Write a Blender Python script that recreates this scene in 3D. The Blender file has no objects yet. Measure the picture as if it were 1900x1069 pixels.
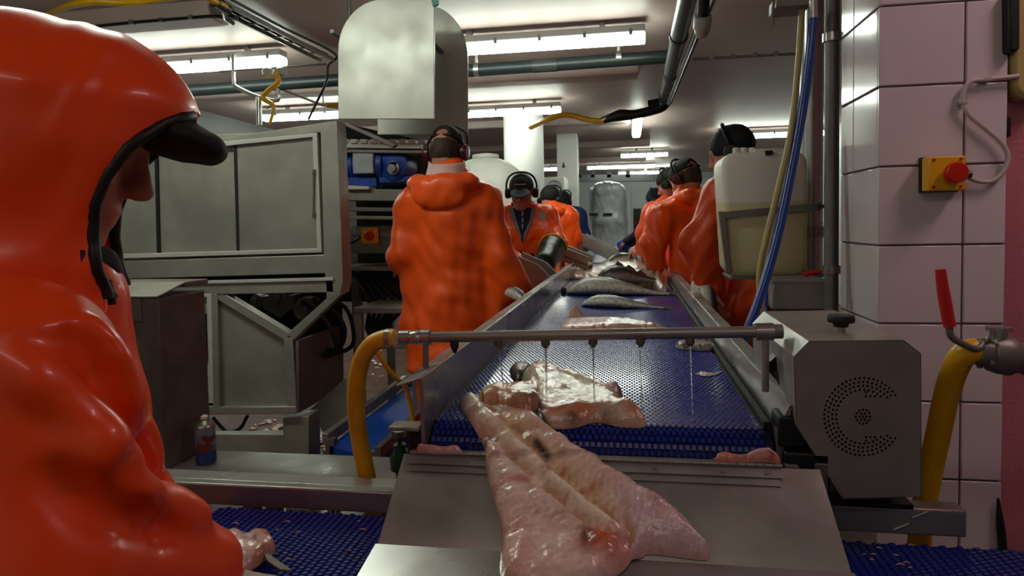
import bpy, bmesh, math, random
import numpy as np
from mathutils import Vector, Matrix
from mathutils.geometry import delaunay_2d_cdt
random.seed(7); rng = np.random.default_rng(7)
S = bpy.context.scene; COL = S.collection
PI = math.pi
# ------------------------------------------------------------------ camera
FPX, PCX, PCY, CAMH = 1267., 950., 480., 1.32
_d = np.array([1165. - PCX, -(412. - PCY), -FPX]); _d /= np.linalg.norm(_d)
_h = np.array([1, .02, 0.]); _e1 = _h - (_h @ _d) * _d; _e1 /= np.linalg.norm(_e1)
RW = np.array([_e1, _d, np.cross(_e1, _d)])
cam = bpy.data.cameras.new('camera'); camo = bpy.data.objects.new('camera', cam); COL.objects.link(camo)
cam.sensor_width = 36; cam.sensor_fit = 'HORIZONTAL'; cam.lens = FPX / 1900 * 36
cam.shift_y = -(534.5 - PCY) / 1900; cam.clip_start = .05
camo.matrix_world = Matrix([[*RW[0], 0], [*RW[1], 0], [*RW[2], CAMH], [0, 0, 0, 1]])
S.camera = camo
# ------------------------------------------------------------------ world, exposure
w = bpy.data.worlds.new('world'); S.world = w; w.use_nodes = True
w.node_tree.nodes['Background'].inputs[0].default_value = (.8, .85, .9, 1)
w.node_tree.nodes['Background'].inputs[1].default_value = .05
vs = S.view_settings; vs.view_transform = 'Standard'; vs.look = 'None'; vs.gamma = 1; vs.use_curve_mapping = False
vs.exposure = 1.0
TUBE = 14.0            # radiance of the fluorescent diffusers
REAR = 4.0            # radiance of the fittings behind the viewer
WARM = 9.5            # radiance of the pinkish fitting over the right-hand wall

def ray(px, py): return RW @ np.array([px - PCX, -(py - PCY), -FPX])
CP = np.array([0, 0, CAMH])
def P(px, py, Y): r = ray(px, py); return r * (Y / r[1]) + CP
def PZ(px, py, Z): r = ray(px, py); return r * ((Z - CAMH) / r[2]) + CP
def PX(px, py, X): r = ray(px, py); return r * (X / r[0]) + CP

# ------------------------------------------------------------------ materials
def lin(h):
    c = [int(h[i:i+2], 16) / 255 for i in (0, 2, 4)]
    return tuple(x / 12.92 if x <= .04045 else ((x + .055) / 1.055) ** 2.4 for x in c)
def mat(name, hexc=None, rough=.5, metal=0, var=.0, vscale=8, bump=0, bscale=40, attr=None, emit=0, trans=0, coat=0, ior=1.45, stretch=None, rvar=0, sub=0, spec=.5, hex2=None, lo=.4, hi=.65):
    m = bpy.data.materials.new(name); m.use_nodes = True; nt = m.node_tree; b = nt.nodes['Principled BSDF']
    N = nt.nodes.new; L = nt.links.new
    b.inputs['Roughness'].default_value = rough; b.inputs['Metallic'].default_value = metal; b.inputs['IOR'].default_value = ior
    b.inputs['Specular IOR Level'].default_value = spec
    if trans: b.inputs['Transmission Weight'].default_value = trans
    if coat: b.inputs['Coat Weight'].default_value = coat; b.inputs['Coat Roughness'].default_value = .12
    if sub:
        b.inputs['Subsurface Weight'].default_value = sub; b.inputs['Subsurface Radius'].default_value = (.01, .005, .003); b.inputs['Subsurface Scale'].default_value = .6
    c = lin(hexc) if hexc else (.5, .5, .5)
    b.inputs['Base Color'].default_value = (*c, 1)
    tc = N('ShaderNodeTexCoord'); mp = N('ShaderNodeMapping'); L(tc.outputs['Object'], mp.inputs[0])
    if stretch: mp.inputs['Scale'].default_value = stretch
    src = None
    if attr:
        a = N('ShaderNodeAttribute'); a.attribute_name = attr; src = a.outputs['Color']
    if var or hex2:
        n = N('ShaderNodeTexNoise'); n.inputs['Scale'].default_value = vscale; n.inputs['Detail'].default_value = 6; n.inputs['Roughness'].default_value = .6
        L(mp.outputs[0], n.inputs[0])
        mx = N('ShaderNodeMix'); mx.data_type = 'RGBA'; mx.blend_type = 'MIX' if hex2 else 'MULTIPLY'
        rp = N('ShaderNodeValToRGB'); L(n.outputs['Fac'], rp.inputs[0])
        rp.color_ramp.elements[0].position = lo; rp.color_ramp.elements[1].position = hi
        if src: L(src, mx.inputs[6])
        else: mx.inputs[6].default_value = (*c, 1)
        if hex2:
            mx.inputs[7].default_value = (*lin(hex2), 1); L(rp.outputs[0], mx.inputs[0])
        else:
            mx.inputs[0].default_value = 1
            rp.color_ramp.elements[0].color = (1 - var, 1 - var, 1 - var, 1); rp.color_ramp.elements[1].color = (1, 1, 1, 1)
            L(rp.outputs[0], mx.inputs[7])
        src = mx.outputs[2]
    if src: L(src, b.inputs['Base Color'])
    if rvar:
        n3 = N('ShaderNodeTexNoise'); n3.inputs['Scale'].default_value = vscale * 1.7; n3.inputs['Detail'].default_value = 5
        L(mp.outputs[0], n3.inputs[0]); mr = N('ShaderNodeMapRange'); L(n3.outputs['Fac'], mr.inputs[0])
        mr.inputs[1].default_value = .3; mr.inputs[2].default_value = .7; mr.inputs[3].default_value = max(.03, rough - rvar); mr.inputs[4].default_value = min(1, rough + rvar)
        L(mr.outputs[0], b.inputs['Roughness'])
    if bump:
        n2 = N('ShaderNodeTexNoise'); n2.inputs['Scale'].default_value = bscale; n2.inputs['Detail'].default_value = 4
        L(mp.outputs[0], n2.inputs[0])
        bp = N('ShaderNodeBump'); bp.inputs['Strength'].default_value = bump; bp.inputs['Distance'].default_value = .01
        L(n2.outputs['Fac'], bp.inputs['Height']); L(bp.outputs[0], b.inputs['Normal'])
        if coat >= .5: L(bp.outputs[0], b.inputs['Coat Normal'])
    if emit:
        b.inputs['Emission Color'].default_value = (*c, 1); b.inputs['Emission Strength'].default_value = emit
    return m
M = {}
def mm(k, *a, **kw): M[k] = mat(k, *a, **kw)
mm('steel', '9c9a94', .38, .6, var=.25, vscale=5, rvar=.12, bump=.03, bscale=60)
mm('steel_bright', 'bdbdb9', .3, .85, var=.1, vscale=5, rvar=.06)
mm('guard_steel', '8f8d90', .3, .7, var=.12, vscale=4, rvar=.05)
mm('steel_dull', '8a8880', .5, .55, var=.25, vscale=6, rvar=.1)
mm('steel_dark', '78726c', .45, .35, var=.35, vscale=6, rvar=.1)
mm('machine', '9a988d', .48, .45, var=.22, vscale=4, rvar=.12)
mm('hood_steel', 'b4b3aa', .42, .6, var=.12, vscale=3, rvar=.1)
mm('cover_steel', '8f887f', .45, .3, var=.2, vscale=7, rvar=.1, bump=.02, bscale=120)
mm('pvc_white', 'b4b3aa', .45, 0, var=.1)
mm('black', '0c0c0d', .5, 0, var=.2)
mm('black_gloss', '08090a', .25)
mm('rubber', '131313', .6)
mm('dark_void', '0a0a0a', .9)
mm('pipe_green', '1e2a2b', .42, 0, var=.25, vscale=20)
mm('pipe_grey', '3c4043', .35, .2, var=.25, vscale=20)
mm('blue_belt', '16288a', .26, 0, var=.15, vscale=60, coat=.4)
mm('blue_dark', '0c1238', .45)
mm('blue_hose', '0b3f96', .3, coat=.3)
mm('blue_motor', '1243a0', .45, 0, var=.4, vscale=14)
mm('blue_plastic', '0d4aa8', .45, 0, var=.2)
mm('yellow_hose', 'e0a80e', .38, 0, var=.12, vscale=12)
mm('yellow', 'e8b010', .4)
mm('tan_hose', 'b5a868', .4)
mm('red', 'c8200c', .35)
mm('lever_red', 'c01c1e', .4)
mm('orange', 'ff5c14', .42, 0, var=.07, vscale=7, bump=.08, bscale=14, coat=.15)
mm('orange_hero', 'f84e10', .36, 0, var=.08, vscale=7, bump=.06, bscale=10, coat=.25)
mm('orange_dull', 'e84e1a', .42, 0, var=.15, vscale=7, bump=.1, bscale=14)
mm('hood_lining', 'c01014', .5)
mm('navy', '141a33', .8, bump=.1, bscale=200)
mm('navy_bright', '17346e', .8)
mm('grey_cloth', '77787a', .8)
mm('hivis_grey', '9a9a98', .4)
mm('collar_pink', 'd8b4ae', .6)
mm('black_cloth', '15161a', .75, bump=.1, bscale=200)
mm('green_glove', '1e2b24', .35, var=.2, vscale=30)
mm('glove_dark', '2a2320', .4, var=.3, vscale=30)
mm('glove_blue', '2a3fb0', .4)
mm('glove_white', 'b7a9a4', .35)
mm('skin', 'c08068', .5, sub=.15, var=.12, vscale=25)
mm('hair', '3a2a20', .7)
mm('earcup_red', '4a1018', .3)
mm('can_body', attr='Col', rough=.38, sub=.2)
mm('sheet', 'c6ced2', .25, .0, var=.1, vscale=5)
mm('canister', 'e6e5d8', .38, 0, var=.05, vscale=5, sub=.2)
mm('canister_liquid', 'c8c48e', .38, 0, var=.08, vscale=5, sub=.2)
mm('tank', 'c6c6be', .5, var=.1)
mm('tile', 'dcd4d6', .12, 0, var=.05, vscale=4)
mm('grout', '6e605e', .85)
mm('pink_wall', 'c67882', .75, 0, bump=.25, bscale=120, var=.1, vscale=6)
mm('white_wall', 'b9bcbf', .55, var=.06, vscale=2)
mm('ceiling', 'c2ada6', .5, 0, var=.16, vscale=1.3, bump=.05, bscale=5, stretch=(1, .35, 1))
mm('floor', '5a3a30', .3, 0, var=.3, vscale=3, rvar=.12)
mm('column', 'd4d4d0', .55)
mm('housing', 'b0b4b4', .4)
mm('clip', '8d9594', .3, .7)
mm('tube_light', 'f4fff0', .4, emit=TUBE)
mm('warm_light', 'ffd2d6', .4, emit=WARM)
mm('rear_light', 'ffece0', .4, emit=REAR)
mm('flesh', attr='Col', rough=.27, var=.22, vscale=110, bump=.22, bscale=100, coat=.8, sub=.15, lo=.3, hi=.62)
mm('fish_skin', attr='Col', rough=.38, var=.5, vscale=60, bump=.12, bscale=120, coat=.2, lo=.35, hi=.6)
mm('fin', '55503f', .35, var=.3, vscale=80)
mm('fin_pale', '8d8a80', .35, var=.3, vscale=80)
mm('chute_plastic', '96958f', .5, 0, var=.12, vscale=8)
mm('wrap', 'aeb2b6', .3, 0, var=.3, vscale=3, bump=.5, bscale=9)
mm('can_label', '8a8fa6', .3, .3, hex2='7d3e34', vscale=26, lo=.5, hi=.56)
mm('can_blue', '3a4684', .3, .3)
mm('water', 'eef4f8', .04, trans=1, ior=1.33)
mm('paper', 'd6d3c6', .6)
mm('green', '1c3a26', .5)
mm('teal', '5aa890', .5)
mm('bolt', 'aaa8a2', .3, .9)
mm('scrap', 'caa79a', .3, var=.3, vscale=60, coat=.3)
mm('cable_white', 'c2b6b4', .45)

# ------------------------------------------------------------------ mesh builder
def link(o, parent=None):
    COL.objects.link(o)
    if parent is not None: o.parent = parent; o.matrix_parent_inverse = parent.matrix_basis.inverted()
    return o
class MB:
    def __init__(s): s.v = []; s.f = []
    def add(s, vs, fs):
        n = len(s.v); s.v += [tuple(map(float, v)) for v in vs]; s.f += [tuple(i + n for i in f) for f in fs]; return s
    def box(s, lo, hi, R=None, c=None):
        vs = [(x, y, z) for x in (lo[0], hi[0]) for y in (lo[1], hi[1]) for z in (lo[2], hi[2])]
        if R is not None: vs = [tuple(np.array(R) @ np.array(v) + np.array(c)) for v in vs]
        return s.add(vs, [(0, 1, 3, 2), (4, 6, 7, 5), (0, 4, 5, 1), (2, 3, 7, 6), (0, 2, 6, 4), (1, 5, 7, 3)])
    def prism(s, pts, off):
        pts = [np.array(p, float) for p in pts]; n = len(pts); off = np.array(off, float)
        # orient so the first cap faces against off
        nr = sum((np.cross(pts[i] - pts[0], pts[(i + 1) % n] - pts[0]) for i in range(1, n - 1)), np.zeros(3))
        if nr @ off > 0: pts = pts[::-1]
        s.add(pts + [p + off for p in pts], [tuple(range(n)), tuple(range(2 * n - 1, n - 1, -1))] + [(i, i + n, (i + 1) % n + n, (i + 1) % n) for i in range(n)])
        return s
    def tube(s, pts, r, n=10, caps=True, smooth=0):
        pts = [np.array(p, float) for p in pts]
        if smooth: pts = catmull(pts, smooth)
        m = len(pts); rs = r if hasattr(r, '__len__') else [r] * m
        if len(rs) != m: rs = np.interp(np.linspace(0, 1, m), np.linspace(0, 1, len(rs)), rs)
        T = [pts[min(i + 1, m - 1)] - pts[max(i - 1, 0)] for i in range(m)]; T = [t / (np.linalg.norm(t) + 1e-12) for t in T]
        a = np.cross(T[0], [0, 0, 1]);
        if np.linalg.norm(a) < .1: a = np.cross(T[0], [1, 0, 0])
        a /= np.linalg.norm(a); vs = []; fs = []
        for i in range(m):
            a = a - (a @ T[i]) * T[i]; a /= np.linalg.norm(a); b = np.cross(T[i], a)
            for j in range(n):
                t = 2 * PI * j / n; vs.append(pts[i] + rs[i] * (math.cos(t) * a + math.sin(t) * b))
        for i in range(m - 1):
            for j in range(n): fs.append((i * n + j, i * n + (j + 1) % n, (i + 1) * n + (j + 1) % n, (i + 1) * n + j))
        if caps: fs.append(tuple(range(n - 1, -1, -1))); fs.append(tuple(range((m - 1) * n, m * n)))
        return s.add(vs, fs)
    def lathe(s, prof, o, ax=(0, 0, 1), n=20):   # prof: (radius, distance along axis)
        ax = np.array(ax, float); ax /= np.linalg.norm(ax); o = np.array(o, float)
        return s.tube_prof([o + ax * h for r, h in prof], [max(r, 1e-4) for r, h in prof], ax, n)
    def tube_prof(s, pts, rs, ax, n):
        a = np.cross(ax, [0, 0, 1]);
        if np.linalg.norm(a) < .1: a = np.cross(ax, [1, 0, 0])
        a /= np.linalg.norm(a); b = np.cross(ax, a); vs = []; fs = []; m = len(pts)
        for i in range(m):
            for j in range(n):
                t = 2 * PI * j / n; vs.append(pts[i] + rs[i] * (math.cos(t) * a + math.sin(t) * b))
        for i in range(m - 1):
            for j in range(n): fs.append((i * n + j, i * n + (j + 1) % n, (i + 1) * n + (j + 1) % n, (i + 1) * n + j))
        fs.append(tuple(range(n - 1, -1, -1))); fs.append(tuple(range((m - 1) * n, m * n)))
        return s.add(vs, fs)
    def bar(s, a, b, w, h, up=(0, 0, 1)):          # rectangular bar from a to b
        a = np.array(a, float); b = np.array(b, float); t = b - a; L = np.linalg.norm(t); t /= L
        u = np.array(up, float); x = np.cross(t, u)
        if np.linalg.norm(x) < .05: x = np.cross(t, [0, 1, 0])
        x /= np.linalg.norm(x); z = np.cross(x, t)
        R = np.array([x, t, z]).T
        return s.box((-w / 2, 0, -h / 2), (w / 2, L, h / 2), R, a)
    def pxp(s, poly, Y, depth): return s.prism([P(x, y, Y) for x, y in poly], (0, depth, 0))
    def build(s, name, m, parent=None, bevel=0, smooth=40, col=None, seg=2):
        me = bpy.data.meshes.new(name); me.from_pydata(s.v, [], s.f); me.update()
        return finish(me, name, m, parent, bevel, smooth, col, seg)
def finish(me, name, m, parent=None, bevel=0, smooth=40, col=None, seg=2):
    me.materials.append(M[m] if isinstance(m, str) else m)
    if smooth:
        me.polygons.foreach_set('use_smooth', [True] * len(me.polygons)); me.set_sharp_from_angle(angle=math.radians(smooth))
    if col is not None:
        a = me.color_attributes.new('Col', 'FLOAT_COLOR', 'POINT'); c = np.ones((len(me.vertices), 4), np.float32); c[:, :3] = col; a.data.foreach_set('color', c.ravel())
    o = link(bpy.data.objects.new(name, me), parent)
    if bevel:
        b = o.modifiers.new('bevel', 'BEVEL'); b.width = bevel; b.segments = seg; b.limit_method = 'ANGLE'; b.angle_limit = .6; b.harden_normals = False
    return o
def catmull(p, k):
    p = [np.array(q, float) for q in p]; q = [2 * p[0] - p[1]] + p + [2 * p[-1] - p[-2]]; out = []
    for i in range(1, len(q) - 2):
        for j in range(k):
            t = j / k; a, b, c, d = q[i - 1:i + 3]
            out.append(.5 * (2 * b + (c - a) * t + (2 * a - 5 * b + 4 * c - d) * t * t + (3 * b - a - 3 * c + d) * t ** 3))
    return out + [p[-1]]
def tag(o, label, cat, group=None):
    o['label'] = label; o['category'] = cat
    if group: o['group'] = group
    return o
def thing(name, label, cat, loc=(0, 0, 0), group=None):
    o = bpy.data.objects.new(name, None); COL.objects.link(o); o.location = tuple(map(float, loc)); o.empty_display_size = .1
    return tag(o, label, cat, group)
def struct(o): o['kind'] = 'structure'; return o
def stuff(o): o['kind'] = 'stuff'; return o
def copy_tree(o, parent=None):
    c = o.copy(); COL.objects.link(c)
    if parent is not None: c.parent = parent
    for ch in o.children: copy_tree(ch, c)
    return c
def B(lo, hi): return MB().box(lo, hi)

# ------------------------------------------------------------------ signed distance modelling (numpy surface nets)
def unit(v): v = np.array(v, float); return v / np.linalg.norm(v)
class SDF:
    def __init__(s, lo, hi, res):
        s.lo = np.array(lo, float); s.res = res; s.n = np.ceil((np.array(hi) - s.lo) / res).astype(int) + 1
        s.d = np.full(s.n, 1., np.float32)
    def reg(s, lo, hi):
        a = np.clip(np.floor((np.array(lo) - s.lo) / s.res).astype(int), 0, s.n); b = np.clip(np.ceil((np.array(hi) - s.lo) / s.res).astype(int) + 1, 0, s.n)
        if (b <= a).any(): return None, None
        g = [(np.arange(a[i], b[i]) * s.res + s.lo[i]).astype(np.float32) for i in range(3)]
        return tuple(slice(a[i], b[i]) for i in range(3)), (g[0][:, None, None], g[1][None, :, None], g[2][None, None, :])
    def comb(s, sl, v, k, op):
        d = s.d[sl]
        if op == 'u':
            if k: h = np.maximum(k - np.abs(d - v), 0) / k; s.d[sl] = np.minimum(d, v) - h * h * k / 4
            else: s.d[sl] = np.minimum(d, v)
        else:
            v = -v
            if k: h = np.maximum(k - np.abs(d - v), 0) / k; s.d[sl] = np.maximum(d, v) + h * h * k / 4
            else: s.d[sl] = np.maximum(d, v)
    def c(s, p0, p1, r0, r1=None, k=.03, op='u', flat=None):
        p0 = np.array(p0, float); p1 = np.array(p1, float); r1 = r0 if r1 is None else r1; m = max(r0, r1) + k + .03
        sl, g = s.reg(np.minimum(p0, p1) - m, np.maximum(p0, p1) + m)
        if sl is None: return s
        x, y, z = g[0] - p0[0], g[1] - p0[1], g[2] - p0[2]; b = p1 - p0; bb = max(b @ b, 1e-9)
        t = np.clip((x * b[0] + y * b[1] + z * b[2]) / bb, 0, 1)
        x, y, z = x - t * b[0], y - t * b[1], z - t * b[2]
        q = x * x + y * y + z * z
        if flat is not None:
            n, fct = flat; q = q + (fct * fct - 1) * (x * n[0] + y * n[1] + z * n[2]) ** 2
        s.comb(sl, np.sqrt(q) - (r0 + t * (r1 - r0)), k, op); return s
    def e(s, c, rad, ax=None, k=.03, op='u'):
        rad = np.array(rad, float); ax = np.eye(3) if ax is None else np.array(ax); m = rad.max() + k + .03; c = np.array(c, float)
        sl, g = s.reg(c - m, c + m)
        if sl is None: return s
        x, y, z = g[0] - c[0], g[1] - c[1], g[2] - c[2]; k0 = 0; k1 = 0
        for i in range(3):
            u = (x * ax[i][0] + y * ax[i][1] + z * ax[i][2]) / rad[i]; k0 = k0 + u * u; k1 = k1 + (u / rad[i]) ** 2
        k0 = np.sqrt(k0); s.comb(sl, k0 * (k0 - 1) / np.sqrt(k1 + 1e-9), k, op); return s
    def half(s, p, n, op='cut', k=0):   # remove the side n points to
        n = unit(n); sl, g = s.reg(s.lo - 1, s.lo + s.n * s.res + 1)
        v = (g[0] - p[0]) * n[0] + (g[1] - p[1]) * n[1] + (g[2] - p[2]) * n[2]
        s.comb(sl, -v, k, 's'); return s
    def grid(s): return s.reg(s.lo - 1, s.lo + s.n * s.res + 1)[1]
    def mesh(s):
        d = s.d; d[0] = d[-1] = .01; d[:, 0] = d[:, -1] = .01; d[:, :, 0] = d[:, :, -1] = .01
        ins = d < 0; n = s.n; c8 = [(i, j, k) for i in (0, 1) for j in (0, 1) for k in (0, 1)]
        cnt = np.zeros(n - 1, np.int8)
        for i, j, k in c8: cnt += ins[i:n[0] - 1 + i, j:n[1] - 1 + j, k:n[2] - 1 + k]
        act = np.argwhere((cnt > 0) & (cnt < 8))
        idx = np.full(n - 1, -1, np.int32); idx[act[:, 0], act[:, 1], act[:, 2]] = np.arange(len(act))
        val = {c: d[act[:, 0] + c[0], act[:, 1] + c[1], act[:, 2] + c[2]] for c in c8}
        pos = np.zeros((len(act), 3)); w = np.zeros(len(act))
        for a in c8:
            for ax in range(3):
                if a[ax]: continue
                b = list(a); b[ax] = 1; b = tuple(b); va, vb = val[a], val[b]; m = (va < 0) != (vb < 0)
                t = np.where(m, va / np.where(m, va - vb, 1), 0); q = np.tile(np.array(a, float), (len(act), 1)); q[:, ax] = t
                pos += q * m[:, None]; w += m
        v = (act + pos / w[:, None]) * s.res + s.lo; F = []
        for ax in range(3):
            sa = [slice(1, -1)] * 3; sb = [slice(1, -1)] * 3; sa[ax] = slice(0, -1); sb[ax] = slice(1, None)
            A = ins[tuple(sa)]; Bq = ins[tuple(sb)]; e = np.argwhere(A != Bq); off = np.ones(3, int); off[ax] = 0; e = e + off
            o1, o2 = [(1, 2), (2, 0), (0, 1)][ax]; u1 = np.zeros(3, int); u1[o1] = 1; u2 = np.zeros(3, int); u2[o2] = 1
            q = [e - u1 - u2, e - u2, e, e - u1]; q = np.stack([idx[x[:, 0], x[:, 1], x[:, 2]] for x in q], 1)
            fl = ~ins[e[:, 0], e[:, 1], e[:, 2]]; q[fl] = q[fl][:, ::-1]; F.append(q)
        F = np.concatenate(F); F = F[(F >= 0).all(1)]
        return v, F
def vnormals(v, F):
    a = v[F[:, 2]] - v[F[:, 0]]; b = v[F[:, 3]] - v[F[:, 1]]; fn = np.cross(a, b); N = np.zeros_like(v)
    for i in range(4): np.add.at(N, F[:, i], fn)
    return N / (np.linalg.norm(N, axis=1)[:, None] + 1e-12)
def wave(v, scale, seed, n=7, aniso=None):
    r = np.random.default_rng(seed); out = np.zeros(len(v)); q = v.copy()
    q = q + .05 * np.stack([np.sin(v @ r.normal(size=3) * 9 + r.uniform(0, 6)) for _ in range(3)], 1)
    for i in range(n):
        k = r.normal(size=3) * scale * r.uniform(.5, 1.6)
        if aniso is not None: k = k * np.array(aniso)
        out += np.sin(q @ k + r.uniform(0, 6.28))
    return out / n ** .5
def sdf_obj(s, name, m, parent=None, relax=1, folds=None, col=None):
    v, F = s.mesh()
    for _ in range(relax):
        acc = np.zeros_like(v); ct = np.zeros(len(v))
        for i in range(4):
            j = (i + 1) % 4; np.add.at(acc, F[:, i], v[F[:, j]]); np.add.at(ct, F[:, i], 1); np.add.at(acc, F[:, j], v[F[:, i]]); np.add.at(ct, F[:, j], 1)
        v = v * .4 + .6 * acc / np.maximum(ct, 1)[:, None]
    if folds:
        N = vnormals(v, F)
        for amp, sc, seed, an in folds: v = v + N * (amp * wave(v, sc, seed, aniso=an))[:, None]
    me = bpy.data.meshes.new(name); me.from_pydata([tuple(x) for x in v], [], [tuple(int(i) for i in f) for f in F]); me.update()
    return finish(me, name, m, parent, 0, 0 if False else 75, None if col is None else col(v))
# ================================================================== ROOM
CZ = 2.75
struct(B((-5.1, -2.4, -.1), (3.3, 21.2, 0)).build('floor', 'floor', smooth=0))
struct(B((-5.1, -2.4, CZ), (3.3, 21.2, CZ + .1)).build('ceiling', 'ceiling', smooth=0))
struct(B((-5.1, -2.4, 0), (-5, 21.2, CZ)).build('wall_left', 'white_wall', smooth=0))
struct(B((3.2, -2.4, 0), (3.3, 21.2, CZ)).build('wall_right', 'white_wall', smooth=0))
struct(B((-5, 21, 0), (3.2, 21.1, CZ)).build('wall_back', 'white_wall', smooth=0))
struct(B((-5, -2.4, 0), (3.2, -2.3, CZ)).build('wall_front', 'white_wall', smooth=0))
struct(B((.861, 1.80, 0), (3.2, 1.98, CZ)).build('wall_pink', 'pink_wall', smooth=0))
# back wall cladding panels
for i, x in enumerate(np.arange(-4.9, 3.0, 1.25)):
    B((x + .012, 20.97, .1), (x + 1.238, 21.005, 2.25)).build('cladding_panel', 'white_wall', bpy.data.objects['wall_back'], .01)
# shallow ceiling joists
for i, (y, x1) in enumerate([(PZ(300, 38, 2.65)[1] - .02, -2.55), (6.35, .12), (9.3, .05), (12.2, .4), (15.2, .4)]):
    struct(B((-5, y, CZ - .1), (x1, y + .24, CZ + .01)).build('trim_%d' % (i + 1), 'ceiling', bevel=.02))
# pillar with tiles
PXL, PXR, PY0, PY1 = .587, .861, 1.75, 2.04
pil = struct(B((PXL + .006, PY0 + .006, 0), (PXR - .002, PY1, CZ)).build('wall_pillar', 'grout', smooth=0))
TP = .187; meshes = {}
def tile(lo, hi):
    B(lo, hi).build('tile', 'tile', pil, .0022)
for r in range(-6, 10):
    z0 = 1.815 - TP * (9 - r) + .748; z1 = z0 + TP - .0045
    z0, z1 = max(z0, .0), min(z1, CZ)
    if z1 - z0 < .02: continue
    tile((PXL, PY0, z0), (PXL + .1825, PY0 + .012, z1)); tile((PXL + .187, PY0, z0), (PXR, PY0 + .012, z1))
    tile((PXL, PY0 + .0125, z0), (PXL + .012, PY0 + .183, z1)); tile((PXL, PY0 + .1875, z0), (PXL + .012, PY1, z1))

# ================================================================== CEILING LIGHTS
def fixture(c, L, ax, label, light='tube_light', wd=.13, group='fluorescent fittings on the ceiling'):
    # body hung under the ceiling on short brackets
    t = thing('fluorescent_light', label, 'ceiling light', (c[0], c[1], CZ), group); z = c[2]
    def bb(a0, a1, b0, b1, z0, z1):
        return B((c[0] + a0, c[1] + b0, z0), (c[0] + a1, c[1] + b1, z1)) if ax == 'x' else B((c[0] + b0, c[1] + a0, z0), (c[0] + b1, c[1] + a1, z1))
    h = L / 2; k = wd / 2
    bb(-h, h, -k * .9, k * .9, z + .02, z + .075).build('housing', 'housing', t, .008)
    pr = [(-k * .85, z + .02), (-k, z - .005), (-k * .75, z - .045), (k * .75, z - .045), (k, z - .005), (k * .85, z + .02)]
    pts = [np.array((c[0] - h, c[1] + a, b)) if ax == 'x' else np.array((c[0] + a, c[1] - h, b)) for a, b in pr]
    MB().prism(pts, (L, 0, 0) if ax == 'x' else (0, L, 0)).build('diffuser', light, t, .01)
    for a in np.linspace(-h + .18, h - .1, 5):
        bb(a - .012, a + .012, -k - .008, k + .008, z + .0, z + .045).build('clip', 'clip', t, .003)
    for a in (-h + .3, h - .3):
        bb(a - .02, a + .02, -.02, .02, z + .07, CZ).build('bracket', 'clip', t, .003)
    return t
LZ = 2.63
fixture((-3.40, 5.0, LZ), 1.57, 'x', 'fluorescent fitting at the upper left, right end showing past the orange hood')
fixture((-.65, 5.0, LZ), 1.57, 'x', 'largest fluorescent fitting, right of the arched steel hood near the dark pipe')
fixture((-3.45, 7.5, LZ), 1.5, 'x', 'fluorescent fitting low above the steel machine, left of the arched hood')
fixture((-1.53, 7.9, LZ), 1.57, 'x', 'fluorescent fitting crossing in front of the white round column top')
fixture((.14, 9.75, LZ), 1.57, 'y', 'fluorescent fitting seen end on below the dark pipe elbow')
fixture((.33, 13.7, LZ), .9, 'x', 'short far fluorescent fitting, right of the ceiling joists, nearest of the far ones')
fixture((-.15, 16.4, LZ), 1.57, 'x', 'far fluorescent fitting above the wrapped pallet')
fixture((-2.1, 16.4, LZ), 1.2, 'x', 'far fluorescent fitting between the round and the square column')
fixture((.55, 18.6, LZ), 1.57, 'x', 'far fluorescent fitting behind the dark caps, lowest of all in the picture')
fixture((2.2, 11.2, LZ), 1.57, 'x', 'fluorescent fitting behind the top of the white canister')
fixture((-1.9, 1.9, LZ), 1.57, 'x', 'fluorescent fitting above the hooded worker, outside the picture')
fixture((1.45, 1.05, LZ), .6, 'y', 'pinkish fluorescent fitting in front of the pink wall, outside the picture', 'warm_light', .22)
fixture((-.1, -.9, LZ), 1.57, 'x', 'fluorescent fitting behind the viewer, outside the picture', 'rear_light')
fixture((-2.6, -.9, LZ), 1.57, 'x', 'fluorescent fitting behind the hooded worker, outside the picture', 'rear_light')

# ================================================================== PIPES AND CABLES UNDER THE CEILING
t = thing('drain_pipe', 'thick dark green pipe running across the ceiling below the big fluorescent fitting', 'pipe', (0, 5.55, 2.6))
za = P(1050, 115, 5.5)[2]
MB().tube([P(300, 172, 5.55), P(1255, 104, 5.55)], .052, 16).build('pipe', 'pipe_green', t)
for x in (1148, 885):
    c = P(x, 108 if x > 900 else 130, 5.55)
    MB().lathe([(.053, -.02), (.058, -.02), (.058, .02), (.053, .02)], c, (1, 0, -.0)).build('pipe_clamp', 'bolt', t)
    B((c[0] - .012, c[1] - .012, c[2] + .05), (c[0] + .012, c[1] + .012, CZ)).build('hanger', 'bolt', t, .002)
for x in (1000, 1022): MB().lathe([(.0525, -.05), (.0545, -.05), (.0545, .05), (.0525, .05)], P(x, 121 + (1022 - x) * .07, 5.55), (1, 0, 0)).build('joint_ring', 'pipe_grey', t)
t = thing('long_pipe', 'dark pipe running away along the ceiling on the right', 'pipe', (.4, 5, 2.6))
A, Bq = P(1283, -40, 3.62), P(1232, 190, 7.2)
MB().tube([A, Bq, Bq + np.array([-.15, .03, -.02])], .055, 16, smooth=0).build('pipe', 'pipe_grey', t)
for k in (.3, .62, .9):
    c = A + (Bq - A) * k; MB().lathe([(.056, -.03), (.062, -.03), (.062, .03), (.056, .03)], c, Bq - A).build('pipe_clamp', 'pipe_green', t)
    B((c[0] - .01, c[1] - .01, c[2] + .05), (c[0] + .01, c[1] + .01, CZ)).build('hanger', 'bolt', t)
t = thing('conduit', 'thin shiny conduit with a grey coupling beside the long dark pipe', 'conduit', (.5, 5, 2.6))
a2, b2 = P(1330, -40, 3.55), P(1240, 192, 6.9)
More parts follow.
